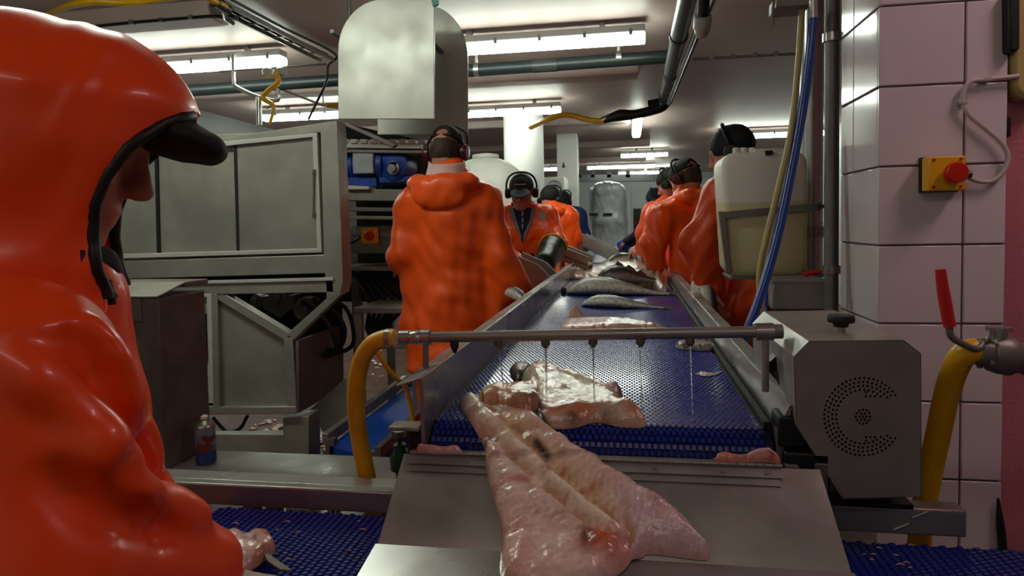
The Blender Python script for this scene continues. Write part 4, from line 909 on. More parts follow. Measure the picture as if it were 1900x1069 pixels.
def slab(name, poly, g, T, R, m, colfn, parent=None, hfn=None, hitfn=None, smooth_k=4, rough=.0, seed=1):
    """soft sheet of flesh: outline in plan, laid on its support, thick in the middle and rounded at the edge"""
    hf = hitfn or hit
    pl = [tuple(p[:2]) for p in catmull([np.array((*p, 0)) for p in poly + [poly[0]]], smooth_k)][:-1]
    rr = np.random.default_rng(seed)
    xs = [p[0] for p in pl]; ys = [p[1] for p in pl]; pts = list(pl); nb = len(pl)
    pa = np.array(pl)
    for i, y in enumerate(np.arange(min(ys), max(ys), g * .8)):
        for x in np.arange(min(xs) + (g / 2 if i % 2 else 0), max(xs), g):
            if inpoly((x, y), pl) and (np.hypot(pa[:, 0] - x, pa[:, 1] - y).min() > g * .55): pts.append((x, y))
    v2, _, fc, *_ = delaunay_2d_cdt([Vector(p) for p in pts], [(i, (i + 1) % nb) for i in range(nb)], [], 1, 1e-4)
    W = np.array([hf(p[0], p[1]) for p in v2]); BP = np.array([hf(*p) for p in pl])
    dist = np.full(len(W), 9.)
    for i in range(nb): dist = np.minimum(dist, segdist(W, BP[i], BP[(i + 1) % nb]))
    q = np.array([(p[0], p[1]) for p in v2])
    h = T * np.sqrt(np.clip(1 - (1 - np.clip(dist / R, 0, 1)) ** 2, 0, 1))
    if hfn is not None: h = h * hfn(q, W, dist) 
    h = h * (1 + rough * wave(W, 55, seed) + rough * .5 * wave(W, 140, seed + 1)) 
    top = W + np.stack([0 * h, 0 * h, h + .0015], 1); n = len(W)
    F = [tuple(f) for f in fc]
    a = np.array([(np.cross(W[f[1]] - W[f[0]], W[f[2]] - W[f[0]])[2]) for f in F])
    F = [f if k > 0 else f[::-1] for f, k in zip(F, a)]
    vs = np.concatenate([top, W]); fs = F + [tuple(i + n for i in f[::-1]) for f in F]
    cnt = {}
    for f in F:
        for i in range(len(f)): cnt[(f[i], f[(i + 1) % len(f)])] = 1
    for (i, j) in list(cnt):
        if (j, i) not in cnt: fs.append((i, i + n, j + n, j))
    col = colfn(q, W, dist); me = bpy.data.meshes.new(name); me.from_pydata(vs.tolist(), [], fs); me.update()
    return finish(me, name, m, parent, 0, 70, np.concatenate([col, col * .8]))
def mixc(a, b, t): return np.array(lin(a)) * (1 - t[:, None]) + np.array(lin(b)) * t[:, None] if isinstance(a, str) else a * (1 - t[:, None]) + np.array(lin(b)) * t[:, None]
def polyline_dist(q, line):
    d = np.full(len(q), 1e9)
    for i in range(len(line) - 1): d = np.minimum(d, segdist(q, np.array(line[i], float), np.array(line[i + 1], float)))
    return d
# --- the big split fish on the chute
OUT = [(855, 743), (880, 741), (908, 745), (963, 758), (1004, 786), (1044, 821), (1080, 843), (1112, 857), (1128, 879), (1176, 904), (1221, 937), (1261, 963), (1297, 1003), (1317, 1029), (1308, 1040), (1266, 1036), (1206, 1029), (1190, 1036), (1172, 1040), (1160, 1056), (1130, 1078), (1080, 1100), (1000, 1112), (945, 1095), (929, 1066), (928, 1043), (932, 1003), (928, 966), (914, 917), (903, 877), (899, 836), (888, 811), (867, 776), (851, 752)]
SPINE = [(868, 748), (905, 790), (960, 850), (1020, 910), (1080, 965), (1130, 1005), (1150, 1015)]
RIB = [(905, 760), (950, 815), (1000, 870), (1060, 930), (1120, 980)]
def bigcol(q, W, dist):
    d1 = polyline_dist(q, SPINE); d2 = polyline_dist(q, RIB); n1 = wave(W, 60, 3); n2 = wave(W, 130, 5); n3 = wave(W, 25, 9)
    c = mixc('dcb9ac', 'ead2c6', np.clip(.5 + .5 * n3, 0, 1))
    c = mixc(c, 'd68878', np.clip((q[:, 1] - 900) / 140, 0, 1) * np.clip((1010 - q[:, 0]) / 90, 0, 1) * .7)
    c = mixc(c, 'c9a8b4', np.clip((q[:, 0] - 1080) / 90, 0, 1) * np.clip((q[:, 1] - 880) / 60, 0, 1) * .7)
    c = mixc(c, 'd2b07c', np.exp(-(d2 / 34) ** 2) * .85); c = mixc(c, 'f0e2cc', np.exp(-(d1 / 10) ** 2) * .95)
    c = mixc(c, 'a8713f', np.exp(-((d1 - 21) / 7) ** 2) * .75 * np.clip(.6 + n2, 0, 1))
    sp = np.array(SPINE[-2], float) - np.array(SPINE[0]); sp /= np.linalg.norm(sp); ss = (q - np.array(SPINE[0])) @ sp + .7 * d1
    c = mixc(c, 'f0dccf', np.clip(np.sin(2 * PI * ss / 15 + .6 * n1), 0, 1) * .22); c = mixc(c, 'b08a66', np.clip(n2 * .8 - .2, 0, 1) * np.exp(-((d1 - 30) / 34) ** 2) * .55)
    c = mixc(c, 'b03a2c', np.clip(n1 * .9 - .75, 0, 1) * .6)
    c = mixc(c, 'c86038', np.exp(-((q[:, 0] - 1120) / 48) ** 2 - ((q[:, 1] - 1040) / 26) ** 2))
    c = mixc(c, '5a1a16', np.exp(-((q[:, 0] - 1088) / 16) ** 2 - ((q[:, 1] - 1035) / 24) ** 2) * .9)
    c = mixc(c, '3a0e0a', np.exp(-(polyline_dist(q, [(996, 845), (1008, 858), (1016, 868)]) / 7.5) ** 2))
    c = mixc(c, '40241c', np.exp(-(polyline_dist(q, [(899, 837), (906, 828), (922, 832)]) / 3.2) ** 2))
    c = mixc(c, '6a1e18', np.exp(-((q[:, 0] - 1113) / 8) ** 2 - ((q[:, 1] - 868) / 7) ** 2) * .8)
    c = mixc(c, 'b8876e', np.clip(1 - dist / .006, 0, 1) * .5); c = mixc(c, '6f6a5c', np.clip((770 - q[:, 1]) / 25, 0, 1) * np.clip((885 - q[:, 0]) / 25, 0, 1) * .8)
    c = mixc(c, '59584e', np.exp(-((q[:, 0] - 1256) / 14) ** 2 - ((q[:, 1] - 968) / 10) ** 2) * .7)
    return c
def bigh(q, W, dist):
    d1 = polyline_dist(q, SPINE); d2 = polyline_dist(q, [(930, 770), (1000, 850), (1080, 920), (1150, 985)])
    f = 1 - .30 * np.exp(-((d1 - 20) / 9) ** 2) + .18 * np.exp(-(d1 / 9) ** 2) + .25 * np.exp(-((polyline_dist(q, [(1000, 800), (1080, 880), (1180, 950), (1270, 1010)])) / 26) ** 2)
    f -= .2 * np.exp(-(polyline_dist(q, [(1185, 1050), (1160, 1000), (1100, 930)]) / 18) ** 2)
    f += .35 * np.exp(-((q[:, 0] - 1128) / 26) ** 2 - ((q[:, 1] - 1035) / 24) ** 2)
    sp = np.array(SPINE[-2], float) - np.array(SPINE[0]); sp /= np.linalg.norm(sp); ss = (q - np.array(SPINE[0])) @ sp + .7 * d1
    f = f * (1 + .02 * np.sin(2 * PI * ss / 15) * np.clip(d1 / 20, 0, 1)) 
    return np.clip(f * (.62 + .5 * np.clip((q[:, 1] - 745) / 200, 0, 1)), .1, 2)
t = slab('split_fish', OUT, 5, .026, .03, 'flesh', bigcol, None, bigh, rough=.07, seed=4)
tag(t, 'large split skinned fish lying open down the steel chute, nearest the viewer', 'fish')
# --- fish frames with orange flesh beside the water streams
def flat(base, *spots, n_amp=.35, sc=70):
    def f(q, W, dist):
        c = mixc(base[0], base[1], np.clip(.5 + n_amp * wave(W, sc, len(spots) + 2), 0, 1))
        for (x, y, rx, ry, col) in spots: c = mixc(c, col, np.exp(-((q[:, 0] - x) / rx) ** 2 - ((q[:, 1] - y) / ry) ** 2))
        return mixc(c, base[2], np.clip(1 - dist / .008, 0, 1) * .6)
    return f
def flesh(poly, T, label, base, spots=(), g=5, R=.02, grp=None, rough=.1, seed=2, cat='fish', name='fish_fillet', hfn=None, m='flesh'):
    o = slab(name, poly, g, T, R, m, flat(base, *spots), None, hfn, (lambda a_, b_: hit(a_, b_, T * .55)), rough=rough * .5, seed=seed); return tag(o, label, cat, grp)
flesh([(965, 700), (975, 683), (1000, 672), (1018, 684), (1048, 688), (1085, 706), (1120, 718), (1145, 722), (1165, 748), (1192, 755), (1196, 772), (1150, 772), (1105, 764), (1060, 775), (1010, 772), (985, 745)], .036,
      'pale fish frame with white skin heaped under the water streams', ('ddcbb8', 'c9b39c', 'b98d70'), [(1030, 758, 50, 12, 'b8602c'), (1080, 762, 30, 8, 'c88050'), (990, 735, 10, 14, '3a2c22'), (1062, 771, 14, 5, '1e1814'), (1120, 768, 16, 4, '2a221c'), (1180, 764, 20, 8, 'c07a50'), (1035, 722, 12, 4, '4a3020'), (1000, 757, 9, 9, '2a2018')], seed=5, R=.035, rough=.18,
      hfn=lambda q, W, d: .75 + .5 * np.exp(-((q[:, 0] - 1005) / 40) ** 2 - ((q[:, 1] - 700) / 30) ** 2) + .2 * np.exp(-((q[:, 0] - 1150) / 40) ** 2))
flesh([(880, 742), (890, 732), (915, 724), (950, 722), (985, 714), (1010, 720), (1008, 745), (985, 758), (955, 756), (915, 746)], .04, 'orange fleshed fish piece left of the pale frame, behind the large split fish', ('c9906c', 'd8a988', 'a06a48'), [(900, 735, 14, 6, 'd8b896'), (985, 745, 16, 10, '3a2c24')], seed=6, R=.025, rough=.2)
flesh([(945, 680), (958, 674), (985, 676), (980, 690), (966, 700), (950, 694)], .02, 'dark brown fin end poking out left of the pale fish frame', ('4a3c30', '6a5540', '2e2620'), seed=7, name='fish_piece', m='fish_skin')
flesh([(1030, 700), (1055, 690), (1090, 706), (1125, 716), (1155, 722), (1150, 730), (1110, 728), (1070, 716)], .035, 'narrow whitish fish strip, dark tipped, on the pale frame', ('d9cbb6', 'c2ad92', 'a08468'), [(1150, 726, 10, 6, '2a2a22')], seed=8, rough=.15)
flesh([(1290, 692), (1305, 690), (1325, 692), (1340, 687), (1330, 694), (1308, 697)], .004, 'thin white scrap lying alone on the right of the blue belt', ('d8d2c8', 'c8c0b8', 'b8b0a8'), g=3, R=.004, cat='fish scrap', name='fish_scrap')
flesh([(1254, 637), (1275, 631), (1300, 633), (1325, 640), (1318, 646), (1280, 645), (1260, 643)], .014, 'grey scaly scrap under the right end of the rinse pipe', ('8f8d80', '6a675a', '55534a'), g=3.5, R=.01, cat='fish scrap', name='fish_scrap', m='fish_skin')
flesh([(1322, 846), (1345, 838), (1375, 844), (1400, 838), (1430, 836), (1446, 845), (1445, 853), (1412, 850), (1380, 851), (1345, 853)], .012, 'pink and red fish scrap caught on the right end of the hinge', ('d8988c', 'cbb0a4', 'b05044'), [(1432, 848, 10, 5, '6a1020'), (1350, 846, 18, 6, 'd07a5c')], g=3.5, R=.008, cat='fish scrap', name='fish_scrap', rough=.3)
flesh([(772, 832), (778, 823), (800, 826), (825, 829), (845, 827), (858, 834), (840, 838), (800, 837)], .01, 'pale pink fish scrap caught on the left end of the hinge', ('dca8a0', 'd4b4ac', 'b07868'), g=3.5, R=.008, cat='fish scrap', name='fish_scrap', rough=.2)
flesh([(1290, 585), (1300, 590), (1315, 597), (1305, 597), (1293, 592)], .003, 'tiny white scrap near the right guard beyond the rinse pipe', ('d8d2d2', 'd8d2d2', 'c8c0b8'), g=3, R=.004, cat='fish scrap', name='fish_scrap')
# --- pink split fish beyond the rinse pipe
flesh([(982, 748), (998, 752), (1012, 772), (1024, 795), (1014, 802), (998, 780)], .022, 'dark green fin end hanging between the split fish and the pale frame', ('3a3e30', '23261c', '1c1e18'), g=4, seed=9, m='fish_skin', name='fish_piece')
PINK = flesh([(1038, 606), (1045, 594), (1062, 588), (1066, 584), (1076, 586), (1080, 591), (1110, 592), (1150, 593), (1190, 597), (1225, 605), (1250, 612), (1200, 613), (1150, 612), (1090, 614), (1042, 616)], .03,
      'pink split fish with raised fin lying across the belt just beyond the rinse pipe', ('dcb8a8', 'd0a090', 'b88070'), [(1068, 594, 9, 9, 'd09a74'), (1098, 605, 28, 6, 'b86a60'), (1180, 608, 40, 3, '9a8068')], g=3.5, R=.05, seed=11, rough=.15)
flesh([(1045, 505), (1062, 497), (1090, 495), (1130, 486), (1165, 484), (1200, 488), (1205, 500), (1175, 512), (1125, 516), (1085, 513), (1055, 512)], .035, 'broad pale fillet across the belt behind the dark cod', ('d6bfae', 'c9aa98', 'b09480'), [(1120, 508, 60, 6, 'caa088')], g=3.5, R=.08, seed=12, rough=.15)
flesh([(1205, 500), (1215, 478), (1228, 470), (1236, 482), (1240, 505), (1238, 530), (1222, 532), (1208, 520)], .06, 'pinkish gutted fish head heaped against the right guard', ('c9a090', 'a88070', '6a5048'), [(1228, 522, 8, 8, '5a2a22'), (1218, 500, 7, 5, '55584a')], g=3.5, R=.08, seed=13, rough=.25, cat='fish', name='gutted_fish')
flesh([(1150, 512), (1175, 502), (1205, 498), (1225, 508), (1222, 522), (1190, 526), (1160, 522)], .055, 'grey olive fish head with open gills on top of the dark cod', ('8c8a72', '6a6a54', '4a4a3c'), [(1190, 510, 10, 5, '3a3428'), (1207, 512, 8, 5, '9aa088')], g=3.5, R=.06, seed=14, rough=.25, m='fish_skin', cat='fish', name='gutted_fish')
flesh([(1088, 500), (1096, 493), (1120, 492), (1122, 499), (1100, 502)], .03, 'small grey piece at the left end of the broad pale fillet', ('8a8878', '6e6a5c', '5a564c'), g=3.5, R=.04, seed=15, m='fish_skin', name='fish_piece')
flesh([(1113, 490), (1120, 484), (1135, 483), (1140, 488), (1125, 491)], .035, 'small olive fish piece in front of the far dark pile', ('8d8f78', '6a6c58', '55584a'), g=3, R=.04, seed=16, m='fish_skin', name='fish_piece')
for i, (x, y, w_, h_) in enumerate([(1165, 477, 36, 7), (1182, 482, 34, 7), (1150, 470, 24, 5), (1190, 470, 26, 6), (1160, 462, 22, 5), (1178, 458, 22, 5), (1142, 462, 14, 4)]):
    flesh([(x - w_, y), (x - w_ * .6, y - h_ * .7), (x, y - h_), (x + w_ * .6, y - h_ * .7), (x + w_, y), (x + w_ * .5, y + h_ * .6), (x - w_ * .5, y + h_ * .6)], .05, ['dark fish across the belt just beyond the broad pale fillet', 'pale fish at the right of the far heap, before the bright orange worker', 'dark fish in the middle left of the far heap', 'pale fish behind the middle of the far heap, at its right', 'dark fish near the blue glove, second from the end of the heap', 'pale fish at the far end of the heap, under the blue glove', 'dark fish at the left end of the far heap, smallest of it'][i], [('5c5c4e', '3c3c34', '2a2a26'), ('b0a898', '55564a', '3a3a32')][i % 2], g=4, R=.1, seed=20 + i, rough=.25, m='fish_skin', name='whole_fish', grp='fish in the far heap')

# --- whole cod as lofted bodies with fins
def cod(name, head, tail, wd, ht, label, roll=.6, bend=.0, parts=True, open_=False, zoff=0, up=None):
    head = np.array(head, float); tail = np.array(tail, float); L = np.linalg.norm(tail - head); u = unit(tail - head)
    upv = np.array([0, 0, 1.]) if up is None else np.array(up, float)
    s0 = unit(np.cross(upv, u)); n0 = np.cross(u, s0)
    prof = [(0, .18), (.03, .42), (.1, .72), (.2, .95), (.3, 1), (.42, .93), (.55, .75), (.68, .52), (.8, .33), (.9, .2), (.96, .17), (1, .15)]
    ts = np.linspace(0, 1, 26); rs = np.interp(ts, *zip(*prof)); nseg = 20; vs = []; cs = []
    for ti, r in zip(ts, rs):
        c = head + u * L * ti + s0 * bend * math.sin(PI * ti) * L; zz = r * ht
        for j in range(nseg):
            a = 2 * PI * j / nseg; x, z = math.cos(a) * wd * r, math.sin(a) * zz
            p = c + s0 * x + n0 * (z + zz * .96 + zoff); vs.append(p)
            # own colour: olive mottled back, pale belly; the fish lies rolled on its side
            b = math.sin(a + roll); k = 1 / (1 + math.exp(-(b + .25) * 7)); cs.append(np.array(lin('e0dccf')) * (1 - k) + np.array(lin('2c2f20')) * k)
    fs = []; m_ = len(ts)
    for i in range(m_ - 1):
        for j in range(nseg): fs.append((i * nseg + j, i * nseg + (j + 1) % nseg, (i + 1) * nseg + (j + 1) % nseg, (i + 1) * nseg + j))
    fs = [f[::-1] for f in fs] + [tuple(range(nseg)), tuple(range(m_ * nseg - 1, (m_ - 1) * nseg - 1, -1))]
    me = bpy.data.meshes.new(name); me.from_pydata([tuple(v) for v in vs], [], fs); me.update()
    o = finish(me, name, 'fish_skin', None, 0, 60, np.array(cs)); tag(o, label, 'fish')
    def fin(ta, tb, ang, h, nm='fin', m='fin'):
        a = ang - roll; pa = []
        for ti in (ta, tb):
            r = np.interp(ti, *zip(*prof)); c = head + u * L * ti + s0 * bend * math.sin(PI * ti) * L; d = s0 * math.cos(a) * wd * r + n0 * (math.sin(a) * r * ht + r * ht * .96 + zoff); pa.append(c + d * .97 if False else c + s0 * math.cos(a) * wd * r * .95 + n0 * (math.sin(a) * r * ht * .95 + r * ht * .96 + zoff))
        out = unit(s0 * math.cos(a) + n0 * math.sin(a)) * h
        MB().prism([pa[0], pa[0] * .6 + pa[1] * .4 + out, pa[1] + out * .45, pa[1]], np.cross(u, unit(out)) * .003).build(nm, m, o, smooth=0)
    fin(.3, .44, PI / 2, ht * .5); fin(.46, .62, PI / 2, ht * .45); fin(.64, .78, PI / 2, ht * .35); fin(.5, .65, -PI / 2, ht * .3, m='fin_pale')
    c = tail + n0 * (ht * .15 + zoff); MB().prism([c - u * .01 + n0 * ht * .14, c + u * L * .09 + n0 * ht * .32 + s0 * wd * .4, c + u * L * .075, c + u * L * .09 - n0 * ht * .1 - s0 * wd * .4, c - u * .01 - n0 * ht * .14], s0 * .004).build('tail_fin', 'fin', o, smooth=0)
    a = .35 - roll; r = .5; e = head + u * L * .06 + s0 * math.cos(a) * wd * r + n0 * (math.sin(a) * ht * r + r * ht * .96 + zoff)
    MB().lathe([(L * .012, -.004), (L * .012, .002), (L * .006, .004), (0, .0045)], e, s0 * math.cos(a) + n0 * math.sin(a), 12).build('eye', 'black_gloss', o)
    return o
def on_belt(x, y): p = PZ(x, y, BZ + .001); return p
c1 = cod('whole_cod', on_belt(1052, 546), on_belt(1242, 548), .085, .046, 'large dark backed cod with pale belly, lying across the belt nearest the heap', roll=1.15)
c2 = cod('whole_cod', on_belt(1080, 568), on_belt(1232, 573), .05, .027, 'slim cod with pale belly lying alone in front of the large dark cod', roll=1.15, bend=-.02)
c3 = cod('whole_cod', on_belt(1105, 540) + [0, .1, 0], on_belt(1225, 533) + [0, .0, 0], .07, .05, 'dark cod partly hidden behind the large dark cod', roll=.3, zoff=.03)
c4 = cod('whole_cod', on_belt(1128, 492), on_belt(1214, 486), .09, .05, 'dark cod across the belt behind the broad pale fillet, left of the white gloves', roll=.5)
c5 = cod('whole_cod', on_belt(1205, 476), on_belt(1128, 472), .08, .05, 'dark cod with its head to the right, farther up the belt', roll=.2)
q = hit(1067, 603); s = SDF(q - .08, q + .1, .004); s.e(q + [0, 0, .035], (.02, .014, .034), k=0); s.e(q + [.012, 0, .02], (.03, .02, .02), k=.02); tf = sdf_obj(s, 'fin', 'scrap', PINK, 1)
# mouth hole of the big cod
MB().lathe([(.02, 0), (.026, .012), (.02, .02), (.004, .012)], on_belt(1052, 546) + [-.006, 0, .012], (-1, -.3, .1), 14).build('mouth', 'fin', c1)
# fish tail on the left guard beside the worker
q0, q1 = P(952, 552, 3.0), P(1006, 580, 2.9)
t = cod('fish_tail', P(938, 548, 3.1), P(992, 572, 2.95), .03, .03, 'brown fish tail hanging over the left guard beside the worker seen from behind', roll=1.2)
# fish head held at the right guard
t = cod('held_fish', P(1292, 540, 3.2), P(1326, 600, 2.95), .05, .06, 'cod with pale belly held beside the right guard by the worker behind the canister', roll=2.0)
# fish piece in the foreground worker's hand
def zc(px, py): return PZ(px, py, CZB + .012)
t = slab('held_fillet', [(405, 990), (425, 998), (455, 1004), (475, 1000), (500, 998), (508, 1008), (512, 1022), (500, 1034), (480, 1050), (455, 1066), (430, 1072), (410, 1050)], 5, .022, .02, 'flesh',
         flat(('d9b8b4', 'cfa8a8', 'c89078'), (495, 1012, 18, 14, 'c88258'), (480, 1040, 18, 14, 'b87850'), (474, 1024, 4, 12, '6a4a40')), None, None, zc, rough=.15, seed=33)
tag(t, 'pinkish fillet under the orange cuff on the blue cross belt at lower left', 'fish')
MB().prism([zc(488, 1034) + [0, 0, .008], zc(505, 1042) + [0, 0, .006], zc(542, 1064) + [0, 0, .002], zc(520, 1062) + [0, 0, .002], zc(496, 1050) + [0, 0, .006]], (0, 0, .003)).build('tail_fin', 'fin_pale', t)
# ================================================================== PEOPLE
Zu = np.array([0, 0, 1.])
def rot(v, ax, a): v = np.array(v, float); ax = unit(ax); return v * math.cos(a) + np.cross(ax, v) * math.sin(a) + ax * (ax @ v) * (1 - math.cos(a))
def make_J(base, face, h, lean=0, tilt=0, yaw=0, over=None):
    a = math.radians(face); fb = np.array([math.sin(a), math.cos(a), 0]); r = np.array([math.cos(a), -math.sin(a), 0]); b = np.array([base[0], base[1], 0.]); J = {'fb': fb, 'r': r, 'h': h}
    hip = b + Zu * .53 * h
    def up(fr, side=0, fwd=0):   # a point above the pelvis, leaned about the hips
        return hip + rot(Zu * (fr - .53) * h + r * side * h + fb * fwd * h, r, -math.radians(lean))
    J['pelvis'] = hip; J['chest'] = up(.72); J['neck'] = up(.845)
    for s, k in (('L', -1), ('R', 1)):
        J['sh' + s] = up(.805, k * .108); J['el' + s] = up(.63, k * .15, -.01); J['wr' + s] = J['el' + s] + fb * .13 * h - Zu * .05 * h - r * k * .03
        J['hip' + s] = hip + r * k * .055 * h - Zu * .02 * h; J['kn' + s] = b + r * k * .06 * h + Zu * .28 * h + fb * .01; J['an' + s] = b + r * k * .065 * h + Zu * .055
    t = math.radians(tilt); fh = rot(fb, Zu, -math.radians(yaw)); rh = np.cross(fh, Zu); J['f'] = rot(fh, rh, -t); J['u'] = rot(Zu, rh, -t); J['rh'] = rh
    J['C'] = J['neck'] + rot(Zu, r, -math.radians(lean) * .5) * .085 * h + J['f'] * .03
    if over:
        for k, v in over.items(): J[k] = np.array(v, float)
        if 'f' in over: J['rh'] = unit(np.cross(J['f'], J['u']))
    J['shM'] = (J['shL'] + J['shR']) / 2
    return J
def bbox(J, keys, m): A = np.array([J[k] for k in keys]); return A.min(0) - m, A.max(0) + m
ALL = ['C', 'neck', 'shL', 'shR', 'elL', 'elR', 'wrL', 'wrR', 'pelvis', 'knL', 'knR', 'anL', 'anR']
def head_prims(s, J, sc=1.0):
    C, f, u, r = J['C'], J['f'], J['u'], J['rh']; ax = [r, f, u]; q = lambda a, b, c: C + (r * a + f * b + u * c) * sc
    s.e(q(0, -.012, .03), np.array([.075, .094, .088]) * sc, ax, k=.02)
    s.e(q(0, .032, -.045), np.array([.057, .056, .078]) * sc, ax, k=.03)
    s.c(q(-.02, .072, -.098), q(.02, .072, -.098), .018 * sc, k=.025)
    s.c(q(-.03, .082, .036), q(.03, .082, .036), .012 * sc, k=.02)
    for k in (-1, 1):
        s.e(q(k * .034, .098, .016), np.array([.018, .014, .012]) * sc, ax, k=.014, op='s'); s.e(q(k * .032, .078, .015), np.array([.0125] * 3) * sc, ax, k=.004)
        s.e(q(k * .04, .058, -.022), np.array([.026, .026, .026]) * sc, ax, k=.02); s.e(q(k * .078, -.006, -.002), np.array([.010, .022, .034]) * sc, ax, k=.008)
        s.e(q(k * .011, .102, -.022), np.array([.0085] * 3) * sc, ax, k=.008)
        s.c(q(k * .05, .01, -.075), q(k * .025, .06, -.095), .02 * sc, k=.02)
    s.e(q(0, .066, -.046), np.array([.034, .026, .034]) * sc, ax, k=.02); s.c(q(0, .06, -.08), q(0, .076, -.095), .022 * sc, k=.02)
    s.c(q(0, .088, .024), q(0, .112, -.017), .0085 * sc, .0115 * sc, k=.018)
    s.c(q(-.018, .092, -.053), q(.018, .092, -.053), .0075 * sc, k=.009); s.c(q(-.016, .09, -.068), q(.016, .09, -.068), .0085 * sc, k=.009); s.c(q(-.022, .104, -.0605), q(.022, .104, -.0605), .0035 * sc, k=.004, op='s')
    s.c(q(0, -.02, -.05), J['neck'] - Zu * .02, .055 * sc, .06, k=.03)
def hand_prims(s, w, d, n, side=1, curl=.5, sc=1.0, k=.006):
    d = unit(d); n = unit(n - (n @ d) * d); l = np.cross(d, n) * side       # d along the hand, n out of the palm, l towards the thumb
    q = lambda a, b, c: w + (d * a + l * b + n * c) * sc
    s.c(q(.0, 0, 0), q(.03, 0, 0), .026 * sc, .03 * sc, k=.02, flat=(n, 1.35))
    for i, (b, ln) in enumerate(((.030, .072), (.010, .08), (-.010, .074), (-.030, .058))):
        s.c(q(.025, b * .7, 0), q(.085, b, 0), .014 * sc, .0115 * sc, k=.012)
        p = q(.085, b, 0); a = 0
        for j, (fr, rr) in enumerate(((.45, .0098), (.32, .009), (.23, .008))):
            a += curl * (.75 if j == 0 else 1.0); e = p + (d * math.cos(a) + n * math.sin(a)) * ln * fr * sc; s.c(p, e, rr * sc, rr * .92 * sc, k=k if j else .006); p = e
    p = q(.02, .026, .006); e = p + (d * .55 + l * .7 + n * .3) * .045 * sc; s.c(p, e, .015 * sc, .0115 * sc, k=.012); s.c(e, e + unit(d * .8 + l * .1 + n * .5) * .034 * sc, .0112 * sc, .009 * sc, k=.006)
def body(J, label, res=.009, sc=1.0, hands=None, zmin=0., group=None, sex=0):
    lo, hi = bbox(J, ALL, .17); lo[2] = max(lo[2], zmin)
    s = SDF(lo, hi, res); fb = J['fb']; r = J['r']
    head_prims(s, J, sc)
    s.c(J['chest'] + Zu * .05, J['pelvis'], .12, .12, k=.05, flat=(fb, 1.45)); s.c(J['shL'], J['shR'], .055, k=.06); s.c(J['neck'], J['chest'] + Zu * .06, .058, .10, k=.05, flat=(fb, 1.3))
    s.c(J['hipL'], J['hipR'], .09, k=.05)
    for k in 'LR':
        s.c(J['sh' + k], J['el' + k], .052, .042, k=.03); s.c(J['el' + k], J['wr' + k], .042, .028, k=.02)
        s.c(J['hip' + k], J['kn' + k], .082, .055, k=.04); s.c(J['kn' + k], J['an' + k], .055, .036, k=.03); s.c(J['an' + k] - Zu * .025, J['an' + k] + fb * .14 - Zu * .03, .035, .028, k=.03)
        if hands and k in hands: d, n, side, curl = hands[k]; hand_prims(s, J['wr' + k], d, n, side, curl)
        else: d = unit(J['wr' + k] - J['el' + k]); hand_prims(s, J['wr' + k], d, np.cross(d, r), 1, .5)
    o = sdf_obj(s, 'person', 'skin'); tag(o, label, 'person', group); return o
def coat(o, J, m, hem, amp=.006, res=.011, width=1.0, bell=.215, seed=1, v_neck=False, name='coat', sl=1.0, relax=2, extra=None, chestw=.165):
    lo, hi = bbox(J, ['neck', 'shL', 'shR', 'elL', 'elR', 'wrL', 'wrR', 'pelvis'], .26); lo[2] = max(hem - .03, .02); hi[2] = J['neck'][2] + .14
    s = SDF(lo, hi, res); fb, r = J['fb'], J['r']; up = unit(J['chest'] - J['pelvis'])
    s.c(J['shM'] - up * .06, J['pelvis'], chestw * width, .185 * width, k=.05, flat=(fb, 1.32)); s.c(J['shL'], J['shR'], .082, k=.07); s.c(J['pelvis'], np.array([J['pelvis'][0], J['pelvis'][1], hem - .1]), .185 * width, bell * width, k=.08, flat=(fb, 1.25))
    s.c(J['neck'] + up * .0, J['shM'] - up * .05, .082, .12, k=.06)
    for k in 'LR':
        e, w = J['el' + k], J['wr' + k]; s.c(J['sh' + k], e, .083 * sl, .07 * sl, k=.05); s.c(e, w, .07 * sl, .06 * sl, k=.03)
    if extra: extra(s)
    if v_neck:
        a = J['neck'] + fb * .12 + Zu * .06; s.c(a + fb * .02, J['shM'] + fb * .16 - up * .17, .075, .004, k=.015, op='s')
        s.c(J['neck'] + Zu * .0, J['neck'] + Zu * .2, .07, k=.02, op='s')
    s.half((0, 0, hem), (0, 0, -1))
    return sdf_obj(s, name, m, o, relax, [(amp, 16, seed, (1, 1, .55)), (amp * .5, 42, seed + 1, (1, 1, .6))])
def legs(o, J, m, top, bottom=.12, boot='black', res=.012):
    lo, hi = bbox(J, ['pelvis', 'knL', 'knR', 'anL', 'anR'], .2); lo[2] = max(0.005, lo[2]); hi[2] = top + .05; s = SDF(lo, hi, res)
    for k in 'LR': s.c(J['hip' + k] + Zu * .06, J['kn' + k], .115, .088, k=.04); s.c(J['kn' + k], J['an' + k], .088, .082, k=.03)
    s.half((0, 0, bottom), (0, 0, -1)); s.half((0, 0, top), (0, 0, 1)); sdf_obj(s, 'trousers', m, o, 1, [(.006, 22, 5, None)])
    s = SDF(*[np.array(x) for x in (np.minimum(J['anL'], J['anR']) - [.3, .3, .06], np.maximum(J['anL'], J['anR']) + [.3, .3, .32])], .012)
    for k in 'LR':
        a = J['an' + k]; s.c(a - Zu * .012, a + Zu * .2, .058, .062, k=.02); s.c(a - Zu * .012, a + J['fb'] * .15 - Zu * .018, .045, .036, k=.03)
    s.half((0, 0, .004), (0, 0, -1)); sdf_obj(s, 'boots', boot, o, 1)
